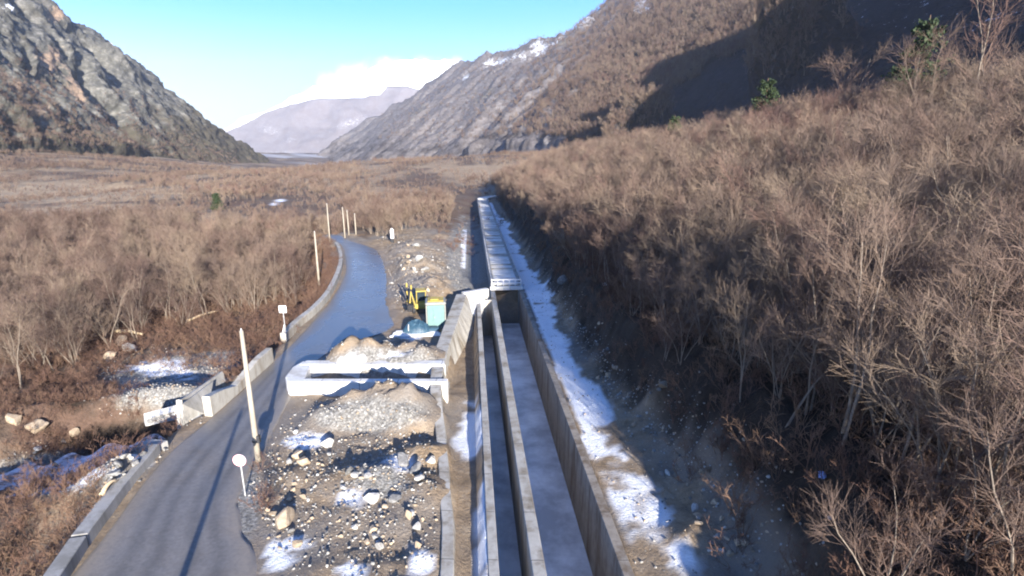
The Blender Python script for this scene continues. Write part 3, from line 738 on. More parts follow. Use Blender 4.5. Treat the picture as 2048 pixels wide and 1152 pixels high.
def rough_wall(name, pix, thick, tops, bot, mat, label, cat, side, bevel=.04, n=None):
    pts = [P2(u, v) for u, v in pix]
    if n:
        pts = [tuple(p) for p in catmull(pts, n)]
        if isinstance(tops, (list, tuple)): tops = list(np.interp(np.linspace(0, 1, n), np.linspace(0, 1, len(tops)), tops))
    mb = wallstrip(MB(), pts, thick, tops, bot, side)
    o = mb.build(name, mat, None, bevel); return tag(o, label, cat)
rough_wall('guard_wall', [(425, 832), (450, 810), (478, 785), (500, 765), (524, 744), (548, 722)], .5, [1.35, 1.1, .55, .85, 1.15, 1.15], -1.2, M['conc'],
           'broken pale concrete guard wall beside the headwall, gapped along its top', 'guard wall', 1, .03, 14)
gw = empty('guard_wall', at(240, 1000), label='low grey concrete guard wall along the near left roadside in the foreground', cat='guard wall')
bpy.context.view_layer.update()
G0 = [(100, 1215), (178, 1093)]; G1 = [(180, 1089), (262, 977), (322, 905)]
for g in (G0, G1):
    mb = wallstrip(MB(), [P2(*p) for p in g], .62, .55, -1.8, 1); part(mb, 'wall_segment', M['conc_grey'], gw, .03)
mb = boxw(MB(), [P2(268, 960), P2(322, 902), P2(338, 893), P2(300, 888), P2(262, 915)], -1.6, .38); part(mb, 'end_slab', M['conc_grey'], gw, .03)
rough_wall('guard_wall', [(574, 682), (600, 655), (632, 628), (660, 596), (678, 560), (686, 530), (683, 506), (676, 492)], .55, .75, -.8, M['conc'],
           'curved pale concrete guard wall on the outer edge of the wet bend', 'guard wall', 1, .03, 40)

# ------------------------------------------------------------------ poles
def make_pole(pb, top_uv, label, group, box=False, name='power_pole'):
    z0 = pb.z
    r = ray(*top_uv)
    t = math.hypot(pb.x, pb.y) / math.hypot(r[0], r[1]); hh = H + r[2] * t - z0
    root = empty(name, pb, label=label, cat='pole', group=group); bpy.context.view_layer.update()
    lean = (rnd.uniform(-.006, .006) * hh, rnd.uniform(-.004, .004) * hh)
    part(MB().tube(pb - Vector((0, 0, .6)), pb + Vector((lean[0], lean[1], hh)), .17, .095, 10), 'shaft', M['pole'], root, 0, None, True)
    tp = pb + Vector((lean[0], lean[1], hh))
    part(MB().tube(tp - Vector((0, 0, .02)), tp + Vector((0, 0, .12)), .05, .03, 8), 'cap', M['grey_steel'], root)
    if box:
        part(MB().box(pb + Vector((.17, -.02, 1.35)), (.16, .2, .42)).tube(pb + Vector((0, 0, 1.2)), pb + Vector((0, 0, 1.26)), .185, .185, 10), 'meter_box', M['dark'], root)
    return hh
PG = 'concrete power poles along the road'
for (u, v, tu, tv, lb, bx) in [
    (517, 922, 490, 660, 'tallest pale concrete pole beside the round road sign, dark box near its foot', True),
    (639, 577, 627, 464, 'pale concrete pole leaning at the edge of brown scrub behind the curved guard wall', False),
    (660, 485, 652, 408, 'pale concrete pole at the left of the far road bend, first of the distant cluster', False),
    (690, 476, 686, 415, 'pale concrete pole standing where the road vanishes behind the bend', False),
    (698, 470, 694, 421, 'thin distant pole just right of the pole at the vanishing road', False),
    (712, 469, 708, 428, 'faintest and farthest distant pole, last of the cluster by the bend', False)]:
    make_pole(gpt(u, v), (tu, tv), lb, PG, bx)
pb = Vector((-9.0, 6.0, 0)); pb.z = float(gz(pb.x, pb.y))
# the pole at the drone's feet, whose shadow lies along the road
root = empty('power_pole', pb, label='concrete power pole below the view whose shadow lies along the near road', cat='pole', group=PG)
bpy.context.view_layer.update()
part(MB().tube(pb - Vector((0, 0, .5)), pb + Vector((0, 0, 6.6)), .17, .10, 10), 'shaft', M['pole'], root)

# ------------------------------------------------------------------ signs
sb = gpt(491, 993); r = ray(489, 917); t = math.hypot(sb.x, sb.y) / math.hypot(r[0], r[1]); zc = H + r[2] * t
root = empty('road_sign', sb, label='round whitish road sign on a thin post beside the nearest pole', cat='road sign'); bpy.context.view_layer.update()
part(MB().tube(sb - Vector((0, 0, .4)), Vector((sb.x, sb.y, zc + .2)), .035, .035, 8), 'post', M['grey_steel'], root)
part(MB().tube((sb.x, sb.y - .045, zc), (sb.x, sb.y - .075, zc), .31, .31, 28), 'disc', M['white_paint'], root)
mb = MB(); ring = []
for i in range(28):
    a = i / 28 * math.tau; a2 = (i + 1) / 28 * math.tau
    c_ = lambda rr, aa, yy: mb.bm.verts.new((sb.x + rr * math.cos(aa), sb.y + yy, zc + rr * math.sin(aa)))
    mb.bm.faces.new((c_(.27, a, -.079), c_(.27, a2, -.079), c_(.312, a2, -.079), c_(.312, a, -.079)))
part(mb, 'rim', M['red'], root)
sb = gpt(573, 681); r = ray(575, 617); t = math.hypot(sb.x, sb.y) / math.hypot(r[0], r[1]); zc = H + r[2] * t
root = empty('road_sign', sb, label='small square white sign on a thin post at the end of the curved guard wall', cat='road sign'); bpy.context.view_layer.update()
part(MB().tube(sb - Vector((0, 0, .4)), Vector((sb.x, sb.y, zc + .2)), .045, .045, 8), 'post', M['grey_steel'], root)
part(MB().box((sb.x, sb.y - .07, zc), (.66, .04, .66)), 'plate', M['white_paint'], root, .02)
part(MB().tube(sb + Vector((-.45, -.1, -.3)), sb + Vector((-.02, -.02, 1.5)), .06, .05, 8), 'brace', M['white_paint'], root)
sb = gpt(785, 486); 
root = empty('marker_post', sb, label='white upright marker post with dark foot on the dirt mound by the far bend', cat='marker post'); bpy.context.view_layer.update()
part(MB().box(sb + Vector((0, 0, .35)), (.55, .45, 1.0)), 'foot', M['dark'], root, .04)
part(MB().box(sb + Vector((0.02, 0, 1.65)), (.62, .4, 1.7)).box(sb + Vector((0.02, 0, 2.6)), (.36, .36, .3)), 'panel', M['white_paint'], root, .06)

# ------------------------------------------------------------------ site cabin
cb = gpt(873, 658); rz = math.radians(8)
root = empty('site_cabin', cb, rz, label='pale turquoise site cabin with white rounded trim next to the retaining wall', cat='cabin'); bpy.context.view_layer.update()
def lp(mb, name, mat, root, bevel=0., label=None):
    o = mb.build(name, mat, root, bevel)
    if label: o['label'] = label
    return o
mb = MB().box((0, .8, 1.25), (1.62, 1.5, 2.3))
lp(mb, 'body', M['turq'], root, .05)
mb = MB()
for x in (-.55, -.28, 0, .28, .55): mb.box((x, .035, 1.2), (.06, .03, 1.9))
lp(mb, 'ribs', M['turq'], root)
lp(MB().box((0, .8, .10), (1.74, 1.62, .24)), 'base_frame', M['trim'], root, .04)
lp(MB().box((0, .8, 2.46), (1.92, 1.78, .3)), 'cornice', M['trim'], root, .1)
for x in (-.86, .86): lp(MB().box((x, .02, 1.25), (.12, .12, 2.15)), 'corner_post', M['trim'], root, .03)
dr = lp(MB().box((.1, .02, 1.15), (.62, .03, 1.8)), 'door', M['turq'], root, .01)
lp(MB().box((-.12, -.02, 1.15), (.03, .05, .14)), 'handle', M['grey_steel'], dr)
lp(MB().box((0, .8, 2.66), (1.5, 1.3, .1)).box((-.1, .8, 2.76), (.8, .9, .12)), 'roof', M['yellow'], root, .04)

# ------------------------------------------------------------------ small backhoe loader
lb = gpt(842, 628); rz = math.radians(12)
root = empty('backhoe_loader', lb, rz, label='small yellow backhoe loader with raised dark arm, left behind the turquoise cabin', cat='loader'); bpy.context.view_layer.update()
lp(MB().box((0, .9, .85), (1.1, 2.3, .55)).box((0, 1.9, 1.15), (.9, .9, .5)), 'chassis', M['yellow'], root, .08)
cabp = lp(MB().box((.1, .7, 2.35), (1.05, 1.15, .12)).box((-.36, .2, 1.7), (.08, .08, 1.25)).box((.56, .2, 1.7), (.08, .08, 1.25)).box((-.36, 1.2, 1.7), (.08, .08, 1.25)).box((.56, 1.2, 1.7), (.08, .08, 1.25)).box((.1, .7, 1.2), (1.0, 1.1, .2)), 'cab', M['yellow'], root, .02)
lp(MB().box((.1, .7, 1.82), (.86, .98, .95)), 'window', M['glass'], cabp)
for x, y, rr in ((-.68, .35, .55), (.68, .35, .55), (-.6, 1.85, .4), (.6, 1.85, .4)):
    w_ = lp(MB().tube((x - .15, y, rr - .05), (x + .15, y, rr - .05), rr, rr, 18), 'wheel', M['dark'], root, .04)
    lp(MB().tube((x - .17, y, rr - .05), (x + .17, y, rr - .05), rr * .5, rr * .5, 14), 'rim', M['yellow'], w_)
am = lp(MB().tube((-.55, -.3, .8), (-1.0, -.55, 2.6), .13, .11, 6).tube((-1.0, -.55, 2.6), (-1.1, -.95, 1.5), .10, .08, 6), 'arm', M['yellow'], root)
lp(MB().tube((-.62, -.42, .9), (-.95, -.7, 2.2), .05, .05, 6).tube((-1.02, -.62, 2.75), (-1.16, -1.05, 1.7), .05, .05, 6), 'ram', M['dark'], am)
lp(MB().box((-1.12, -1.05, 1.1), (.5, .35, .5), 0, .3).box((-1.12, -1.2, .8), (.46, .12, .2), 0, .5), 'bucket', M['dark'], am, .03)
lp(MB().box((.05, 3.0, .5), (1.7, .5, .55), 0, .2), 'front_bucket', M['yellow'], root, .05)
for u, v, tv, lbel in ((815, 606, 566, 'black and yellow striped barrier post, left one of two by the loader'), (824, 611, 570, 'black and yellow striped barrier post, right one of two by the loader')):
    p = gpt(u, v); r = ray(u, tv); t = math.hypot(p.x, p.y) / math.hypot(r[0], r[1]); hh = min(2.4, H + r[2] * t - p.z)
    root = empty('barrier_post', p, label=lbel, cat='post', group='striped barrier posts'); bpy.context.view_layer.update()
    ns = 5
    for i in range(ns):
        part(MB().tube(p + Vector((0, 0, hh * i / ns)), p + Vector((0, 0, hh * (i + 1) / ns)), .09, .09, 10), 'band', M['yellow' if i % 2 == 0 else 'dark'], root)
    part(MB().box(p + Vector((0, 0, .04)), (.4, .4, .12)), 'foot', M['dark'], root, .02)

# ------------------------------------------------------------------ tarp heap on boards
tb = gpt(835, 668)
root = empty('tarpaulin_heap', tb, math.radians(5), label='heap under a dark blue tarpaulin beside the puddled road, below the cabin', cat='tarpaulin'); bpy.context.view_layer.update()
nu, nv = 40, 24; TU, TV = np.meshgrid(np.linspace(-1, 1, nu), np.linspace(-1, 1, nv))
rr = np.hypot(TU, TV); hz = np.clip(1 - rr ** 2.2, 0, 1) ** .7
hz = hz * (.95 + .5 * (ridged(TU * 2.2, TV * 2.2, 5, 3) - .5))
tx = TU * 1.15 - .05; ty = TV * .85 + .4
ext = np.exp(-(((tx - 1.3) / .6) ** 2)) * .2
me = npmesh('cover', np.stack([tx * 1.15, ty, .14 + hz * .95], -1).reshape(-1, 3), gridfaces(nv, nu), [M['tarp']], False)
link(bpy.data.objects.new('cover', me), root)
lp(MB().box((1.45, .45, .28), (1.1, .8, .3), .1, 0, .05), 'folded_sheet', M['tarp'], root, .1)
lp(MB().box((-.75, -.3, .72), (.05, .5, .4), 0, .5), 'bare_edge', M['board'], root, .01)
brd = empty('board_platform', tb + Vector((-.1, -.35, 0)), math.radians(4), label='long snowy white boards on the ground under the blue tarpaulin heap', cat='boards'); bpy.context.view_layer.update()
for i, y in enumerate((-.5, -.1, .3, .7)):
    lp(MB().box((.0 + .08 * (i % 2), y, .14), (4.5 - .2 * i, .36, .07)), 'plank', M['board'], brd, .01)
for x in (-1.7, 0, 1.7): lp(MB().box((x, .1, .05), (.14, 1.5, .1)), 'bearer', M['wood'], brd)

# ------------------------------------------------------------------ logs and scrap
def log(u0, v0, u1, v1, r_, label):
    a, b_ = gpt(u0, v0, .25), gpt(u1, v1, .35)
    mid = (a + b_) / 2 + Vector((0, 0, .35)); P = [a.lerp(mid, t).lerp(mid.lerp(b_, t), t) for t in np.linspace(0, 1, 9)]
    mb = MB(); rings = []
    for i, p in enumerate(P):
        d = (P[min(i + 1, 8)] - P[max(i - 1, 0)]).normalized(); sx = d.cross(Vector((0, 0, 1))).normalized(); up = sx.cross(d)
        rr = r_ * (1 - .5 * i / 8); rings.append([p + (sx * math.cos(k / 8 * math.tau) + up * math.sin(k / 8 * math.tau)) * rr for k in range(8)])
    mb.sweep(rings); return tag(mb.build('fallen_log', M['wood'], None, 0, True), label, 'log')
log(375, 648, 438, 628, .16, 'arched pale fallen log among red brown brush left of the square sign')
log(205, 1000, 235, 975, .12, 'short pale log lying beside the near guard wall')
log(232, 668, 286, 676, .22, 'thick pale broken trunk lying at the edge of the left thicket')
p = gpt(1640, 975)
mb = MB(); bmesh.ops.create_icosphere(mb.bm, subdivisions=3, radius=.12, matrix=Matrix.Translation(p + Vector((0, 0, .35))))
for v_ in mb.bm.verts: v_.co += Vector((rnd.uniform(-.05, .05), rnd.uniform(-.05, .05), rnd.uniform(-.05, .05)))
tag(mb.build('plastic_scrap', M['bluerag']), 'scrap of blue plastic caught in the dark brush on the right bank', 'scrap')

# ------------------------------------------------------------------ rocks
def rockmesh(name, seed, mat, sub=3):
    bm = bmesh.new(); bmesh.ops.create_icosphere(bm, subdivisions=sub, radius=1)
    rr = random.Random(seed); sc3 = (rr.uniform(.8, 1.3), rr.uniform(.7, 1.1), rr.uniform(.5, .8))
    cuts = [(Vector((rr.gauss(0, 1), rr.gauss(0, 1), rr.gauss(0, .8))).normalized(), rr.uniform(.36, .74)) for _ in range(13)]
    for v in bm.verts:
        c = v.co.copy()
        for n, d in cuts:
            e = c.dot(n) - d
            if e > 0: c -= n * e * .93
        k = 1 + .12 * (float(fbm(c.x * 2.2 + seed, c.y * 2.2 + c.z * 1.7, seed, 3)) - .5)
        v.co = Vector((c.x * sc3[0], c.y * sc3[1], c.z * sc3[2])) * k
    me = bpy.data.meshes.new(name); bm.to_mesh(me); bm.free(); me.materials.append(mat)
    me.polygons.foreach_set('use_smooth', np.zeros(len(me.polygons), bool)); return me
ROCKS = {k: [rockmesh('boulder', 10 + i + j * 20, M['rock_' + k], 3) for i in range(4)] for j, k in enumerate(('tan', 'pale', 'grey'))}
def put_rock(p, rad, kind, label, group, sink=.35, name='boulder'):
    o = bpy.data.objects.new(name, rnd.choice(ROCKS[kind])); link(o)
    o.scale = [rad * rnd.uniform(.85, 1.15)] * 3; o.rotation_euler = (rnd.uniform(-.4, .4), rnd.uniform(-.4, .4), rnd.uniform(0, 6.3))
    o.location = p + Vector((0, 0, rad * (.6 - sink))); return tag(o, label, 'boulder', group)
for (u, v, rpx, kind, lb_) in [
    (566, 1045, 25, 'tan', 'large tan boulder at the front left of the rubble, below the round sign'),
    (547, 1030, 13, 'tan', 'tan boulder touching the upper left side of the large front boulder'),
    (655, 893, 20, 'pale', 'pale slanting boulder casting a dark hollow below the near gravel heap'),
    (598, 914, 16, 'tan', 'tan boulder on the left rim of the rubble near the tall pole'),
    (608, 930, 18, 'tan', 'broad tan boulder in the cluster right of the tall pole'),
    (578, 927, 11, 'pale', 'small pale boulder on the road side of the rubble cluster'),
    (760, 1098, 14, 'pale', 'white boulder alone on bare dirt at the front of the rubble'),
    (745, 1000, 17, 'pale', 'long pale boulder in the middle of the grey stone trail'),
    (745, 1062, 13, 'tan', 'yellowish boulder just behind the lone white boulder'),
    (835, 1060, 18, 'pale', 'white boulder by the foot of the outer canal wall'),
    (830, 945, 22, 'grey', 'big grey boulder in shade near the outer canal wall'),
    (862, 925, 16, 'pale', 'pale boulder wedged against the outer canal wall'),
    (807, 925, 16, 'grey', 'bluish grey boulder at the top of the grey stone trail'),
    (712, 955, 14, 'pale', 'whitish boulder at the left of the grey stone trail'),
    (592, 868, 8, 'pale', 'small white boulder by the corner of the flume'),
    (832, 493, 11, 'pale', 'whitish boulder near the top of the dirt mound by the bend'),
    (838, 522, 14, 'pale', 'biggest whitish boulder in the middle of the dirt mound'),
    (829, 540, 8, 'pale', 'small whitish boulder low on the left of the dirt mound'),
    (851, 541, 9, 'pale', 'small whitish boulder low on the right of the dirt mound'),
    (1326, 783, 15, 'tan', 'yellowish boulder sitting alone in the dark right bank'),
    (1128, 565, 12, 'grey', 'grey boulder on the right bank near the canal portal'),
    (1216, 752, 11, 'tan', 'tan boulder at the edge of the snow strip right of the canal'),
    (1143, 640, 8, 'pale', 'pale stone on the shaded bank just beyond the snow strip'),
    (1210, 572, 7, 'pale', 'small pale stone high in the shaded bank'),
    (240, 690, 17, 'tan', 'yellow boulder in the rocky outcrop under the left thicket'),
    (262, 702, 18, 'pale', 'pale boulder in front of the yellow outcrop under the left thicket'),
    (222, 716, 15, 'tan', 'brownish boulder left of the outcrop under the thicket'),
    (70, 858, 17, 'tan', 'big orange brown boulder on the stream bank at the left edge'),
    (30, 846, 14, 'tan', 'orange boulder at the far left edge above the stream'),
    (150, 872, 11, 'tan', 'brown boulder overhanging the dark stream hollow')]:
    p = gpt(u, v); dist = (p - Vector((0, 0, H))).length
    put_rock(p, rpx * dist / F, kind, lb_, None)
def in_region(n, fn, smin, smax, pw=2.2):
    """n random spots: fn() gives a bearing"""
    out = []
    while len(out) < n:
        u, v = fn(); p = gpt(u, v); s_ = p.x * CA + p.y * SA; q_ = -p.x * SA + p.y * CA
        if roadmask(np.array([p.x]), np.array([p.y]))[0] < .3: continue
        if s_ > float(basin_s(q_)) - .9 and s_ < 6.5 and q_ < 66: continue
        if 2 < s_ < 6.3 and q_ < 230: continue
        if -16.2 < p.x < -4.5 and 35.5 < p.y < 40.2: continue
        out.append((p, smin + (smax - smin) * rnd.random() ** pw))
    return out
GR = [('rubble', 'rock lying in the bouldery rubble between road and canal wall', 'loose rocks between road and canal', 75, lambda: (rnd.uniform(520, 890), rnd.gauss(985, 65)), .09, .30, ['tan', 'tan', 'pale', 'grey']),
      ('bank', 'rock in the line of stones edging the snow right of the canal', 'stones edging the right bench', 60, lambda: ((lambda v: (1120 + (v - 600) * .62 + rnd.gauss(22, 24), v))(rnd.uniform(640, 1148))), .10, .34, ['tan', 'grey', 'pale', 'tan']),
      ('mound', 'stone on the tan dirt mound between the bend and the covered canal', 'stones on the dirt mound', 24, lambda: (rnd.gauss(835, 32), rnd.uniform(475, 600)), .2, .5, ['pale', 'tan']),
      ('stream', 'stone in the icy stream bed left of the road', 'stones of the stream bed', 34, lambda: (rnd.uniform(0, 350), rnd.gauss(930, 22)), .14, .4, ['grey', 'grey', 'pale'])]
for nm, lb_, gp, n_, fn, a, b_, kinds in GR:
    for p, r_ in in_region(n_, fn, a, b_):
        put_rock(p, r_, rnd.choice(kinds), lb_, gp, name='rock')

# ------------------------------------------------------------------ scatter of small things as one object
def gn_scatter(name, pts, rots, scl, idx, meshes, parts_mats=None):
    coll = bpy.data.collections.new(name + '_sources')
    for i, me_ in enumerate(meshes):
        coll.objects.link(bpy.data.objects.new('%s_source_%02d' % (name, i), me_))
    me = bpy.data.meshes.new(name); pts = np.asarray(pts, np.float32)
    me.vertices.add(len(pts)); me.vertices.foreach_set('co', pts.ravel())
    a = me.attributes.new('rot', 'FLOAT_VECTOR', 'POINT'); a.data.foreach_set('vector', np.asarray(rots, np.float32).ravel())
    a = me.attributes.new('scl', 'FLOAT', 'POINT'); a.data.foreach_set('value', np.asarray(scl, np.float32))
    a = me.attributes.new('idx', 'INT', 'POINT'); a.data.foreach_set('value', np.asarray(idx, np.int32))
    o = link(bpy.data.objects.new(name, me))
    ng = bpy.data.node_groups.new(name, 'GeometryNodeTree')
    ng.interface.new_socket('Geometry', in_out='INPUT', socket_type='NodeSocketGeometry')
    ng.interface.new_socket('Geometry', in_out='OUTPUT', socket_type='NodeSocketGeometry')
    gi, go = ng.nodes.new('NodeGroupInput'), ng.nodes.new('NodeGroupOutput')
    ci = ng.nodes.new('GeometryNodeCollectionInfo'); ci.inputs['Collection'].default_value = coll
    ci.inputs['Separate Children'].default_value = True; ci.inputs['Reset Children'].default_value = True
    ip = ng.nodes.new('GeometryNodeInstanceOnPoints'); ip.inputs['Pick Instance'].default_value = True
    def na(nm_, ty):
        n = ng.nodes.new('GeometryNodeInputNamedAttribute'); n.data_type = ty; n.inputs['Name'].default_value = nm_
        return n.outputs['Attribute']
    er = ng.nodes.new('FunctionNodeEulerToRotation'); L = ng.links.new
    L(na('rot', 'FLOAT_VECTOR'), er.inputs[0]); L(er.outputs[0], ip.inputs['Rotation'])
    L(na('scl', 'FLOAT'), ip.inputs['Scale']); L(na('idx', 'INT'), ip.inputs['Instance Index'])
    L(ci.outputs[0], ip.inputs['Instance']); L(gi.outputs[0], ip.inputs['Points']); L(ip.outputs[0], go.inputs[0])
    mod = o.modifiers.new('scatter', 'NODES'); mod.node_group = ng
    return o
# gravel
small = [rockmesh('gravel_stone', 200 + i, M['rock_' + k], 1) for i, k in enumerate(('pale', 'grey', 'tan', 'pale', 'tan'))]
N = 260000
gs = RS.uniform(-34, 13, N); gq = RS.uniform(16, 130, N) ; gq = 16 + (gq - 16) ** 1.0 * RS.uniform(.2, 1, N)
gx, gy = sq(gs, gq); 
rd = roadmask(gx, gy); bs = basin_s(gq)
gw_ = np.zeros(N); gzv = gz(gx, gy); gu, gv = project(gx, gy, gzv)
def pb_(u, v, ru, rv): return np.clip(1.4 - np.hypot((gu - u) / ru, (gv - v) / rv), 0, 1)
for a, w in [((745, 835, 115, 40), 1.), ((765, 722, 125, 38), 1.), ((760, 965, 75, 80), .95), ((700, 990, 210, 150), .72), ((330, 775, 130, 60), .9), ((170, 935, 190, 45), .7), ((835, 530, 80, 80), .5), ((930, 520, 40, 90), .6), ((500, 980, 60, 80), .35)]:
    gw_ = np.maximum(gw_, pb_(*a) * w)
gw_ = np.maximum(gw_, np.exp(-((gs - 9.2 - 2.2 * (1 - smooth(20, 44, gq)) - .8 * (fbm(gx / 3, gy / 3, 4, 2) - .5)) / .9) ** 2) * .6 * (gq < 95))
gw_ = np.maximum(gw_, .07 * ((gs > 6.3) & (gs < 9.4)))
ok = (RS.rand(N) < gw_ * .7) & (rd > .15) & ~((gs > bs - .55) & (gs < 6.15)) & ~((gx > -16.2) & (gx < -4.4) & (gy > 35.4) & (gy < 40.2)) & (gv < 1250)
gx, gy, gzv = gx[ok], gy[ok], gzv[ok]; n = len(gx); print('gravel', n)
scl = .03 + .12 * RS.rand(n) ** 4
pick = RS.choice([0, 1, 2, 3, 4], n, p=[.3, .25, .12, .2, .13])
o = gn_scatter('gravel', np.stack([gx, gy, gzv + scl * .15], -1), np.stack([RS.uniform(-.5, .5, n), RS.uniform(-.5, .5, n), RS.uniform(0, 6.28, n)], -1), scl, pick, small)
tag(o, 'loose grey and pale gravel heaped between the road, the flume and the stream', 'gravel', None, 'stuff')

# ------------------------------------------------------------------ bare trees
def tree_segs(seed, Ht, nst, lv1, lv2, lv3, r0, spread, twr):
    rr = random.Random(seed); T = []; C = []
    def grow(p, d, L, r, lvl, nseg, out, trop):
        pts = [(p.copy(), r)]; d = d.copy()
        for i in range(nseg):
            d = (d + Vector((rr.gauss(0, .13), rr.gauss(0, .13), rr.gauss(0, .05) + trop))).normalized()
            p = p + d * (L / nseg); rn = max(r * (1 - .80 * (i + 1) / nseg), twr * .45)
            pts.append((p.copy(), rn))
        for a, b_ in zip(pts[:-1], pts[1:]): out.append((a[0], b_[0], a[1], b_[1]))
        return pts
    def pt(pts, t):
        x = t * (len(pts) - 1); i = min(int(x), len(pts) - 2); f = x - i
        return pts[i][0].lerp(pts[i + 1][0], f), pts[i][1] * (1 - f) + pts[i + 1][1] * f, (pts[i + 1][0] - pts[i][0]).normalized()
    def side(d, ang):
        a = d.orthogonal().normalized(); a.rotate(Matrix.Rotation(rr.uniform(0, math.tau), 3, d)); return (d * math.cos(ang) + a * math.sin(ang)).normalized()
    for s in range(nst):
        az = rr.uniform(0, math.tau); tl = rr.uniform(.02, spread)
        st = grow(Vector((rr.gauss(0, .12), rr.gauss(0, .12), -.3)), Vector((math.sin(tl) * math.cos(az), math.sin(tl) * math.sin(az), math.cos(tl))), Ht * rr.uniform(.75, 1.0), r0 * rr.uniform(.7, 1.1), 0, 6, T, .02)
        for i in range(lv1):
            t = rr.uniform(.25, .97); p, r, d = pt(st, t)
            b1 = grow(p, side(d, rr.uniform(.4, .8)), Ht * rr.uniform(.22, .38) * (1.15 - .6 * t), max(r * .55, twr * 1.2), 1, 4, C, .09)
            for j in range(lv2):
                p2, r2, d2 = pt(b1, rr.uniform(.2, 1.)); 
                b2 = grow(p2, side(d2, rr.uniform(.35, .8)), Ht * rr.uniform(.09, .17), max(r2 * .6, twr), 2, 2, C, .07)
                for k in range(lv3):
                    p3, r3, d3 = pt(b2, rr.uniform(.15, 1.)); grow(p3, side(d3, rr.uniform(.3, .8)), Ht * rr.uniform(.05, .10), twr * .85, 3, 1, C, .03)
    return T, C
def segmesh(name, segs, mat, n=3):
    A_ = np.array([s[0] for s in segs]); B2 = np.array([s[1] for s in segs]); ra = np.array([s[2] for s in segs]); rb = np.array([s[3] for s in segs])
    D = B2 - A_; D /= np.maximum(np.linalg.norm(D, axis=1, keepdims=True), 1e-6)
    ref = np.where(np.abs(D[:, 2:3]) > .9, np.array([[1., 0, 0]]), np.array([[0., 0, 1]])); X = np.cross(D, ref); X /= np.linalg.norm(X, axis=1, keepdims=True); Y = np.cross(D, X)
    ang = np.arange(n) / n * math.tau; Vv = []
    for P, r in ((A_, ra), (B2, rb)):
        Vv.append(P[:, None, :] + (X[:, None, :] * np.cos(ang)[None, :, None] + Y[:, None, :] * np.sin(ang)[None, :, None]) * r[:, None, None])
    Vv = np.stack(Vv, 1).reshape(-1, 3); base = np.arange(len(segs))[:, None] * 2 * n; i = np.arange(n)
    Fq = np.stack([base + i, base + (i + 1) % n, base + n + (i + 1) % n, base + n + i], -1).reshape(-1, 4)
    return npmesh(name, Vv, Fq, [mat], False)
TREES = []
for i in range(9):
    Ht = (7.4, 6.6, 8.2, 5.8, 7.0, 6.2, 7.8, 5.2, 6.8)[i]
    T, C = tree_segs(100 + i, Ht, (3, 4, 2, 5, 3, 4, 1, 5, 3)[i], (9, 8, 11, 7, 9, 8, 16, 7, 10)[i], 6, 6, (.065, .05, .075, .045, .06, .05, .085, .04, .055)[i], (.32, .4, .22, .5, .3, .42, .08, .55, .35)[i], .0072)
    TREES.append((segmesh('trunk', T, M['bark'], 5), segmesh('crown', C, M['twig'], 3)))
def joined(seed, Ht, nst, l1, l2, l3, r0, spread, twr, mats):
    T, C = tree_segs(seed, Ht, nst, l1, l2, l3, r0, spread, twr)
    me = segmesh('bare_wood', T + C, mats[1], 3); me.materials.clear(); me.materials.append(mats[0]); me.materials.append(mats[1])
    me.polygons.foreach_set('material_index', np.repeat(np.array([0] * len(T) + [1] * len(C), np.int32), 3)); me.update(); return me
BT = (M['bark'], M['twig']); BB = (M['brush'], M['brush'])
MID = [joined(300 + i, (7.2, 6.4, 7.8, 5.6, 6.8, 6.0)[i], (3, 4, 2, 5, 3, 4)[i], 8, 6, 5, .055, (.32, .42, .25, .5, .35, .45)[i], .0098, BT) for i in range(6)]
FAR = [joined(400 + i, (7.0, 6.2, 7.6, 5.6)[i], 3, 6, 5, 3, .06, .4, .035, BT) for i in range(4)]
SHR = [joined(500 + i, (1.3, 1.0, 1.6, .8)[i], 9, 3, 3, 2, .014, .75, .007, BB) for i in range(4)]
GRS = [joined(600 + i, (.55, .4)[i], 22, 0, 0, 0, .007, .9, .004, (M['straw'], M['straw'])) for i in range(2)] if 'straw' in M else None

def jitter(s0, s1, q0, q1, step):
    a, b_ = np.meshgrid(np.arange(s0, s1, step), np.arange(q0, q1, step)); a = a + RS.uniform(-.45, .45, a.shape) * step; b_ = b_ + RS.uniform(-.45, .45, b_.shape) * step
    return a.ravel(), b_.ravel()
CAND = []      # x, y, z, zone
def addc(x, y, zone):
    z = gz(x, y); u, v = project(x, y, z + 3.); dist = np.sqrt(x * x + y * y + (z - H) ** 2)
    u2, v2 = project(x, y, z + 8.)
    ok = (u > -260) & (u < 2330) & (v2 < 1240) & (y > 8.5) & (dist > 10.5)
    for i in np.nonzero(ok)[0]: CAND.append((x[i], y[i], z[i], zone, dist[i]))
# right slope
s_, q_ = jitter(12.2, 30, 1, 110, 1.3); x, y = sq(s_, q_)
keep = RS.rand(len(x)) < np.where(s_ < 13.8, np.where(q_ < 34, .15, .55), .95); addc(x[keep], y[keep], 'R')
s_, q_ = jitter(30, 66, 1, 110, 1.5); x, y = sq(s_, q_); addc(x, y, 'R')
s_, q_ = jitter(11.5, 78, 110, 260, 2.5); x, y = sq(s_, q_); addc(x, y, 'R')
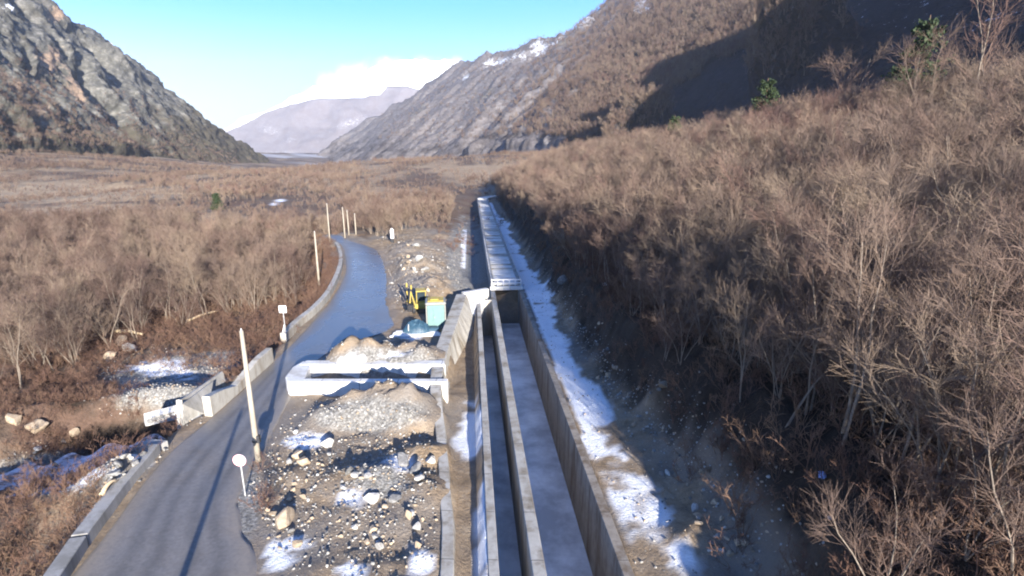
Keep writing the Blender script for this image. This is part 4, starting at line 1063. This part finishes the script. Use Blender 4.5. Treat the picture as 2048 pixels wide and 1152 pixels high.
# left thicket
x = RS.uniform(-150, -22, 2600); y = RS.uniform(38, 130, 2600)
lim = np.interp(-x, [26, 29, 33, 37, 39, 50, 150], [86, 66, 62, 56, 42, 38, 38])
rd = roadmask(x, y); keep = (y > lim + RS.uniform(-1, 4, len(x))) & (rd > 5.5); addc(x[keep], y[keep], 'L')
CAND.sort(key=lambda c: c[4])
nR = nL_ = 0; IND = []; REST = []
for c in CAND:
    u, v = project(c[0], c[1], c[2] + 3.5)
    inside = -60 < float(u) < 2110
    if c[3] == 'R' and nR < 190 and inside: IND.append(c); nR += 1
    elif c[3] == 'L' and nL_ < 100 and inside: IND.append(c); nL_ += 1
    else: REST.append(c)
print('trees', len(IND), len(REST))
def bare_tree(x, y, z, k, sc_, rz, label, group, tilt=(0, 0)):
    o = bpy.data.objects.new('bare_tree', None); o.empty_display_size = .3; COL.objects.link(o)
    o.location = (x, y, z); o.rotation_euler = (tilt[0], tilt[1], rz); o.scale = (sc_,) * 3
    tag(o, label, 'tree', group)
    for nm_, me_ in zip(('trunk', 'crown'), TREES[k]):
        c = bpy.data.objects.new(nm_, me_); COL.objects.link(c); c.parent = o
    return o
LBL = {'R0': ('leafless grey brown tree in the near right corner thicket, seen from above', 'bare trees of the near right corner'),
       'R1': ('leafless tree with pale thin stem along the top of the dark shaded bank', 'bare trees along the shaded bank'),
       'R2': ('leafless reddish brown tree crowding the middle of the right slope', 'bare trees of the middle right slope'),
       'L0': ('leafless pale stemmed tree at the front edge of the left thicket', 'bare trees at the front of the left thicket'),
       'L1': ('leafless brown tree deeper inside the left thicket', 'bare trees inside the left thicket')}
for c in IND:
    s_ = c[0] * CA + c[1] * SA
    if c[3] == 'R': z_ = 'R1' if s_ < 15.5 else ('R0' if c[1] < 20 else 'R2')
    else: z_ = 'L0' if c[4] < 62 else 'L1'
    sc_ = rnd.uniform(.62, 1.02) * (.8 if (c[3] == 'R' and s_ < 14) else 1.)
    bare_tree(c[0], c[1], c[2], rnd.randrange(9), sc_, rnd.uniform(0, 6.28), *LBL[z_], tilt=(rnd.gauss(0, .06), rnd.gauss(0, .06)))
# particular trees
p = gpt(1570, 862); bare_tree(p.x, p.y, p.z, 6, 1.0, 1.0, 'slender pale single stemmed tree standing in the dark hollow of the right bank', None, (.05, .08))
p = gpt(1700, 880); bare_tree(p.x, p.y, p.z, 2, 1.05, 2.0, 'pale twin stemmed tree right of the slender tree in the dark hollow', None, (0, -.05))
p = gpt(205, 640); bare_tree(p.x, p.y, p.z, 0, 1.05, .5, 'pale forked tree standing above the yellow boulder outcrop', None)
p = gpt(590, 612); bare_tree(p.x, p.y, p.z, 4, .62, 1.5, 'small bare tree directly behind the square white sign', None)
REST = np.array([(c[0], c[1], c[2]) for c in REST]); n = len(REST)
o = gn_scatter('bare_woodland', REST, np.stack([RS.normal(0, .06, n), RS.normal(0, .06, n), RS.uniform(0, 6.28, n)], -1), RS.uniform(.62, 1.05, n), RS.randint(0, 6, n), MID)
tag(o, 'dense leafless brown woodland filling the slope and flats beyond the nearer trees', 'woodland', None, 'stuff')
# distant woods of the valley floor
def wood(name, x, y, lbl, meshes, smin, smax, dens=None):
    z = gz(x, y); ok = np.ones(len(x), bool) if dens is None else RS.rand(len(x)) < dens
    u, v = project(x, y, z); ok &= (u > -250) & (u < 2350)
    x, y, z = x[ok], y[ok], z[ok]; n = len(x); print(name, n)
    o = gn_scatter(name, np.stack([x, y, z], -1), np.stack([RS.normal(0, .05, n), RS.normal(0, .05, n), RS.uniform(0, 6.28, n)], -1), RS.uniform(smin, smax, n), RS.randint(0, len(meshes), n), meshes)
    return tag(o, lbl, 'woodland', None, 'stuff')
N = 24000
y = 128 + 620 * RS.rand(N) ** 1.2; x = RS.uniform(-1, .35, N) * (y * 1.0 + 30)
s_ = x * CA + y * SA; rd = roadmask(x, y)
uu, vv = project(x, y, gz(x, y))
fd = np.maximum(np.clip(1.3 - np.hypot((uu - 120) / 260, (vv - 388) / 20), 0, 1), 0)
dens = np.where((s_ > -5.5) & (s_ < 9) & (y < 232), 0, 1.) * (rd > 6) * smooth(.45, .60, fbm(x / 35, y / 60, 71, 3)) * (1 - smooth(.2, .5, fd)) * np.where((s_ > 11) & (y < 260), 0, 1) * np.where((s_ > -16) & (s_ < 5) & (y < 150), 0, 1)
wood('valley_woodland', x, y, 'distant brown leafless woods spreading over the valley floor', FAR, .30, .66, dens)
N = 26000
y = 125 + 560 * RS.rand(N) ** 1.25; x = RS.uniform(-1, .2, N) * (y + 30); s_ = x * CA + y * SA; rd = roadmask(x, y)
dens = np.where((s_ > -5.5) & (s_ < 9) & (y < 232), .12, 1.) * (rd > 4) * np.where((s_ > 9) & (y < 260), 0, 1) * (.12 + .75 * smooth(.40, .62, fbm(x / 20, y / 25, 79, 3)))
wood('valley_scrub', x, y, 'low patchy scrub between the distant woods of the valley floor', FAR, .12, .34, dens)
# woods on the sunlit part of the right flank
pp = PR[::1, ::1].reshape(-1, 3); us_ = UR.ravel(); vs_ = VR.ravel()
N = 14000; ii = RS.randint(0, len(pp), N * 4)
keep = (us_[ii] > 760) & (us_[ii] < 2150) & (vs_[ii] > -60) & (vs_[ii] < 300) & (vs_[ii] < np.interp(us_[ii], [1180, 1240, 1300, 1350, 1395, 1420, 1450, 1560, 1650, 1720], [290, 245, 205, 178, 150, 110, 118, 55, 5, -30])) & (RS.rand(len(ii)) < .12 + .88 * smooth(1000, 1250, us_[ii]) ) 
ii = ii[keep][:N]; P_ = pp[ii] + RS.uniform(-3, 3, (len(ii), 3)) * np.array([1, 1, 0])
n = len(ii); print('flank', n)
o = gn_scatter('flank_woodland', P_ - np.array([0, 0, 1.]), np.stack([RS.normal(0, .05, n), RS.normal(0, .05, n), RS.uniform(0, 6.28, n)], -1), RS.uniform(.9, 1.7, n), RS.randint(0, 4, n), FAR)
tag(o, 'leafless woods clinging to the steep right mountain flank', 'woodland', None, 'stuff')
wl = ((toL(UL) - VL) / (toL(UL) - crL(UL))).ravel(); N = 9000; ii = RS.randint(0, wl.size, 40000)
ii = ii[(RS.rand(40000) < smooth(.62, .12, wl[ii] + .5 * (fbm(UL.ravel()[ii] / 25, VL.ravel()[ii] / 18, 83, 3) - .5)) * .6) & (UL.ravel()[ii] > -60) & (wl[ii] > .05)][:N]
P_ = PL.reshape(-1, 3)[ii]; n = len(ii); print('left', n)
o = gn_scatter('slope_scrub', P_ - np.array([0, 0, .5]), np.stack([RS.normal(0, .05, n), RS.normal(0, .05, n), RS.uniform(0, 6.28, n)], -1), RS.uniform(.25, .8, n), RS.randint(0, 4, n), FAR)
tag(o, 'brown scrub growing up the foot of the rocky left mountain', 'scrub', None, 'stuff')
SPT = []
for pl, w_, dp_ in SPURS:
    pl = np.array(pl, float)
    for i in range(120):
        k = rnd.random() * (len(pl) - 1); j = int(k); uv = pl[j] + (pl[j + 1] - pl[j]) * (k - j) + np.array([rnd.gauss(0, 6), rnd.gauss(0, 6)])
        e = np.argmin((UR - uv[0]) ** 2 + (VR - uv[1]) ** 2); SPT.append(PR.reshape(-1, 3)[e] + np.array([rnd.uniform(-2, 2), rnd.uniform(-2, 2), -.5]))
n = len(SPT)
o = gn_scatter('spur_woodland', SPT, np.stack([RS.normal(0, .05, n), RS.normal(0, .05, n), RS.uniform(0, 6.28, n)], -1), RS.uniform(1.3, 2.5, n), RS.randint(0, 4, n), FAR)
tag(o, 'rows of tall bare trees on the spurs catching sun inside the mountain shadow', 'woodland', None, 'stuff')
# low brush
N = 30000
bx = RS.uniform(-75, 42, N); by = RS.uniform(10, 125, N); s_ = bx * CA + by * SA; rd = roadmask(bx, by)
cd, _ = segdist(bx, by, CREEK); zz = gz(bx, by); gu, gv = project(bx, by, zz)
w = np.where((s_ < -8) & (rd > 1.0) & (np.interp(by, RC[:, 1], RC[:, 0]) > bx), 1., 0) * (cd > 2.7) * (1 - .95 * np.clip(1.5 - np.hypot((gu - 340) / 130, (gv - 775) / 60), 0, 1))
w = w * (1 - .95 * np.clip(1.5 - np.hypot((gu - 235) / 95, (gv - 876) / 24), 0, 1)); w = np.maximum(w, np.where((s_ > 12.0) & (s_ < 42) & (by < 75), .75, 0)); w = np.maximum(w, np.where((s_ > 10.2) & (s_ <= 12.0), .38, 0)); w = np.maximum(w, np.where((s_ > -7) & (s_ < 1) & (by > 100), .25, 0))
w = np.maximum(w, .2 * np.clip(1.4 - np.hypot((gu - 505) / 45, (gv - 960) / 60), 0, 1) * (rd > .3))
w = w * np.clip(1.5 - by / 120, .35, 1)
ok = (RS.rand(N) < w) & (gu > -150) & (gu < 2200) & (gv < 1300); bx, by, zz = bx[ok], by[ok], zz[ok]; n = len(bx); print('brush', n)
o = gn_scatter('undergrowth', np.stack([bx, by, zz - .05], -1), np.stack([RS.normal(0, .1, n), RS.normal(0, .1, n), RS.uniform(0, 6.28, n)], -1), RS.uniform(.5, 1.25, n) * np.where(bx > 5, 1.5, 1.), RS.randint(0, 4, n), SHR)
tag(o, 'low red brown dry brush covering the banks left of the road and under the trees', 'undergrowth', None, 'stuff')

# ------------------------------------------------------------------ pines
def pine_mesh(seed, Ht):
    rr = random.Random(seed); Vv = []; Ff = []; T = [(Vector((0, 0, -.4)), Vector((0, 0, Ht * .5)), .13, .09), (Vector((0, 0, Ht * .5)), Vector((0, 0, Ht)), .09, .02)]
    nw = 13
    for i in range(nw):
        t = .12 + .86 * i / nw; z = Ht * t; L = Ht * .36 * (1 - t) ** .75 + .25
        for k in range(7):
            a = rr.uniform(0, math.tau); d = Vector((math.cos(a), math.sin(a), rr.uniform(-.05, .45))).normalized(); l = L * rr.uniform(.6, 1.1)
            T.append((Vector((0, 0, z)), Vector((0, 0, z)) + d * l, .03, .01))
            for j in range(38):
                c = Vector((0, 0, z)) + d * l * rr.uniform(.3, 1.05) + Vector((rr.gauss(0, .12), rr.gauss(0, .12), rr.gauss(0, .10)))
                n1v = Vector((rr.gauss(0, 1), rr.gauss(0, 1), rr.gauss(0, .6) + .4)).normalized(); n2v = n1v.orthogonal().normalized(); n3v = n1v.cross(n2v)
                s = rr.uniform(.05, .13); b0 = len(Vv); Vv += [c - n2v * s - n3v * s * .5, c + n2v * s - n3v * s * .5, c + n2v * s * .6 + n3v * s, c - n2v * s * .6 + n3v * s * .8]; Ff.append((b0, b0 + 1, b0 + 2, b0 + 3))
    return segmesh('trunk', T, M['pinebark'], 5), npmesh('crown', [v[:] for v in Vv], Ff, [M['needle']])
PN = [pine_mesh(900 + i, h_) for i, h_ in enumerate((6.5, 5.0, 7.5))]
def pine(u, v, k, sc_, label):
    r = ray(u, v); ts = np.arange(40, 420, .25); zt = gz(r[0] * ts, r[1] * ts) + 5.; e_ = H + r[2] * ts - zt; i = np.argmax(e_ < 0) if (e_ < 0).any() else np.argmin(e_)
    x, y = r[0] * ts[i], r[1] * ts[i]; o = empty('pine_tree', (x, y, float(gz(x, y)) - .1), rnd.uniform(0, 6), label=label, cat='pine')
    o.scale = (sc_,) * 3
    for nm_, me_ in zip(('trunk', 'crown'), PN[k]): c = bpy.data.objects.new(nm_, me_); COL.objects.link(c); c.parent = o
pine(1845, 120, 2, 1.8, 'tallest green pine rising from the brown crest of the right slope')
pine(1800, 140, 1, 1.7, 'bushy dark pine just left of the tallest pine on the right crest')
pine(1530, 215, 0, 1.7, 'dark green pine standing alone in the middle of the right crest')
pine(1350, 240, 1, 1.8, 'low green pine at the left end of the right crest')
def crest_tree(u, v, k, sc_, label):
    r = ray(u, v); ts = np.arange(40, 420, .25); zt = gz(r[0] * ts, r[1] * ts) + 6. * sc_; e_ = H + r[2] * ts - zt; i = np.argmax(e_ < 0) if (e_ < 0).any() else np.argmin(e_)
    x, y = r[0] * ts[i], r[1] * ts[i]; bare_tree(x, y, float(gz(x, y)), k, sc_, rnd.uniform(0, 6), label, None)
crest_tree(1700, 125, 0, 1.7, 'rounded reddish bare tree rising above the crest left of the dark pines')
crest_tree(1880, 60, 4, 1.7, 'bare tree crown rising right behind the tallest pine')
crest_tree(2005, 15, 2, 2.0, 'tall pale stemmed bare tree at the far right end of the crest')
crest_tree(1600, 190, 5, 1.4, 'bare tree on the crest between the two dark pines')
p = gpt(436, 425); o = empty('pine_tree', p, .4, label='single bright green bush like pine on the left valley floor', cat='pine'); o.scale = (1.2,) * 3
for nm_, me_ in zip(('trunk', 'crown'), PN[1]): c = bpy.data.objects.new(nm_, me_); COL.objects.link(c); c.parent = o

# ------------------------------------------------------------------ air
HAZE = .95e-4
ZT = max(float(np.max(p[..., 2])) for p in (PL, PR, PF, PS, V_)) + 25; print('haze top', ZT)
mb = MB().box((-500, 3800, (ZT - 800) / 2), (10000, 8800, ZT + 800)); m = bpy.data.materials.new('valley_air'); m.use_nodes = True; nt = m.node_tree
for n_ in list(nt.nodes):
    if n_.type == 'BSDF_PRINCIPLED': nt.nodes.remove(n_)
pv = nt.nodes.new('ShaderNodeVolumePrincipled'); pv.inputs['Density'].default_value = HAZE; pv.inputs['Color'].default_value = (.90, .94, 1, 1); pv.inputs['Anisotropy'].default_value = .3
nt.links.new(pv.outputs[0], nt.nodes['Material Output'].inputs['Volume'])
tag(mb.build('haze', m), 'thin pale valley haze', 'haze', None, 'stuff')

# ------------------------------------------------------------------ light, sky, camera
w = bpy.data.worlds.new('World'); sc.world = w; w.use_nodes = True; nt = w.node_tree; bg = nt.nodes['Background']
sky = nt.nodes.new('ShaderNodeTexSky'); sky.sky_type = 'NISHITA'; sky.sun_disc = False; sky.sun_elevation = SUNEL
sky.sun_rotation = math.atan2(LSUN.x, LSUN.y); sky.altitude = 500; sky.air_density = 1.0; sky.dust_density = .12; sky.ozone_density = 10.0
tc = nt.nodes.new('ShaderNodeTexCoord'); sx = nt.nodes.new('ShaderNodeSeparateXYZ'); nt.links.new(tc.outputs['Generated'], sx.inputs[0])
yy = mathn(nt, 'MAXIMUM', sx.outputs[1], .05); X = mathn(nt, 'DIVIDE', sx.outputs[0], yy); Z = mathn(nt, 'DIVIDE', sx.outputs[2], yy)
cxx = mathn(nt, 'ADD', X, .165); top = mathn(nt, 'SUBTRACT', .100, mathn(nt, 'MULTIPLY', mathn(nt, 'MULTIPLY', cxx, cxx), 1.75))
nz_ = noise(nt, 16, 7, .6, tc.outputs['Generated']); nz_.node.inputs['Distortion'].default_value = .6
dd = mathn(nt, 'ADD', mathn(nt, 'SUBTRACT', top, Z), mathn(nt, 'MULTIPLY', mathn(nt, 'SUBTRACT', nz_, .5), .075))
mr = nt.nodes.new('ShaderNodeMapRange'); mr.interpolation_type = 'SMOOTHSTEP'; mr.inputs[1].default_value = -.012; mr.inputs[2].default_value = .022
nt.links.new(dd, mr.inputs[0])
fy = mathn(nt, 'GREATER_THAN', sx.outputs[1], .3)
cl = mathn(nt, 'MULTIPLY', mr.outputs[0], fy)
CLOUD = 9.
vr = nt.nodes.new('ShaderNodeMapRange'); vr.interpolation_type = 'SMOOTHSTEP'; vr.inputs[1].default_value = .19; vr.inputs[2].default_value = -.01; vr.inputs[4].default_value = .8
nt.links.new(sx.outputs[2], vr.inputs[0])
skyv = mixc(nt, vr.outputs[0], sky.outputs[0], (4.2, 4.6, 5.0))
mixn = mixc(nt, cl, skyv, (CLOUD, CLOUD, CLOUD * 1.04))
nt.links.new(mixn, bg.inputs['Color']); bg.inputs['Strength'].default_value = .1
sun = bpy.data.lights.new('sun', 'SUN'); sun.energy = 5.; sun.angle = math.radians(.5); sun.color = (1, .93, .83)
so = bpy.data.objects.new('sun', sun); COL.objects.link(so); so.rotation_euler = LSUN.to_track_quat('Z', 'Y').to_euler()
cam = bpy.data.cameras.new('camera'); cam.sensor_width = 36.; cam.lens = 36. * F / 2048.; cam.clip_end = 20000.; cam.clip_start = .1
co_ = bpy.data.objects.new('camera', cam); COL.objects.link(co_); co_.location = (0, 0, H); co_.rotation_euler = (math.radians(90) - PITCH, 0, 0); sc.camera = co_
sc.view_settings.view_transform = 'Standard'; sc.view_settings.look = 'None'; sc.view_settings.gamma = 1.
sc.view_settings.exposure = 1.82
sc.cycles.max_bounces = 4; sc.cycles.diffuse_bounces = 2; sc.cycles.glossy_bounces = 2; sc.cycles.volume_bounces = 0
sc.cycles.use_denoising = True
sc.cycles.filter_width = 2.0
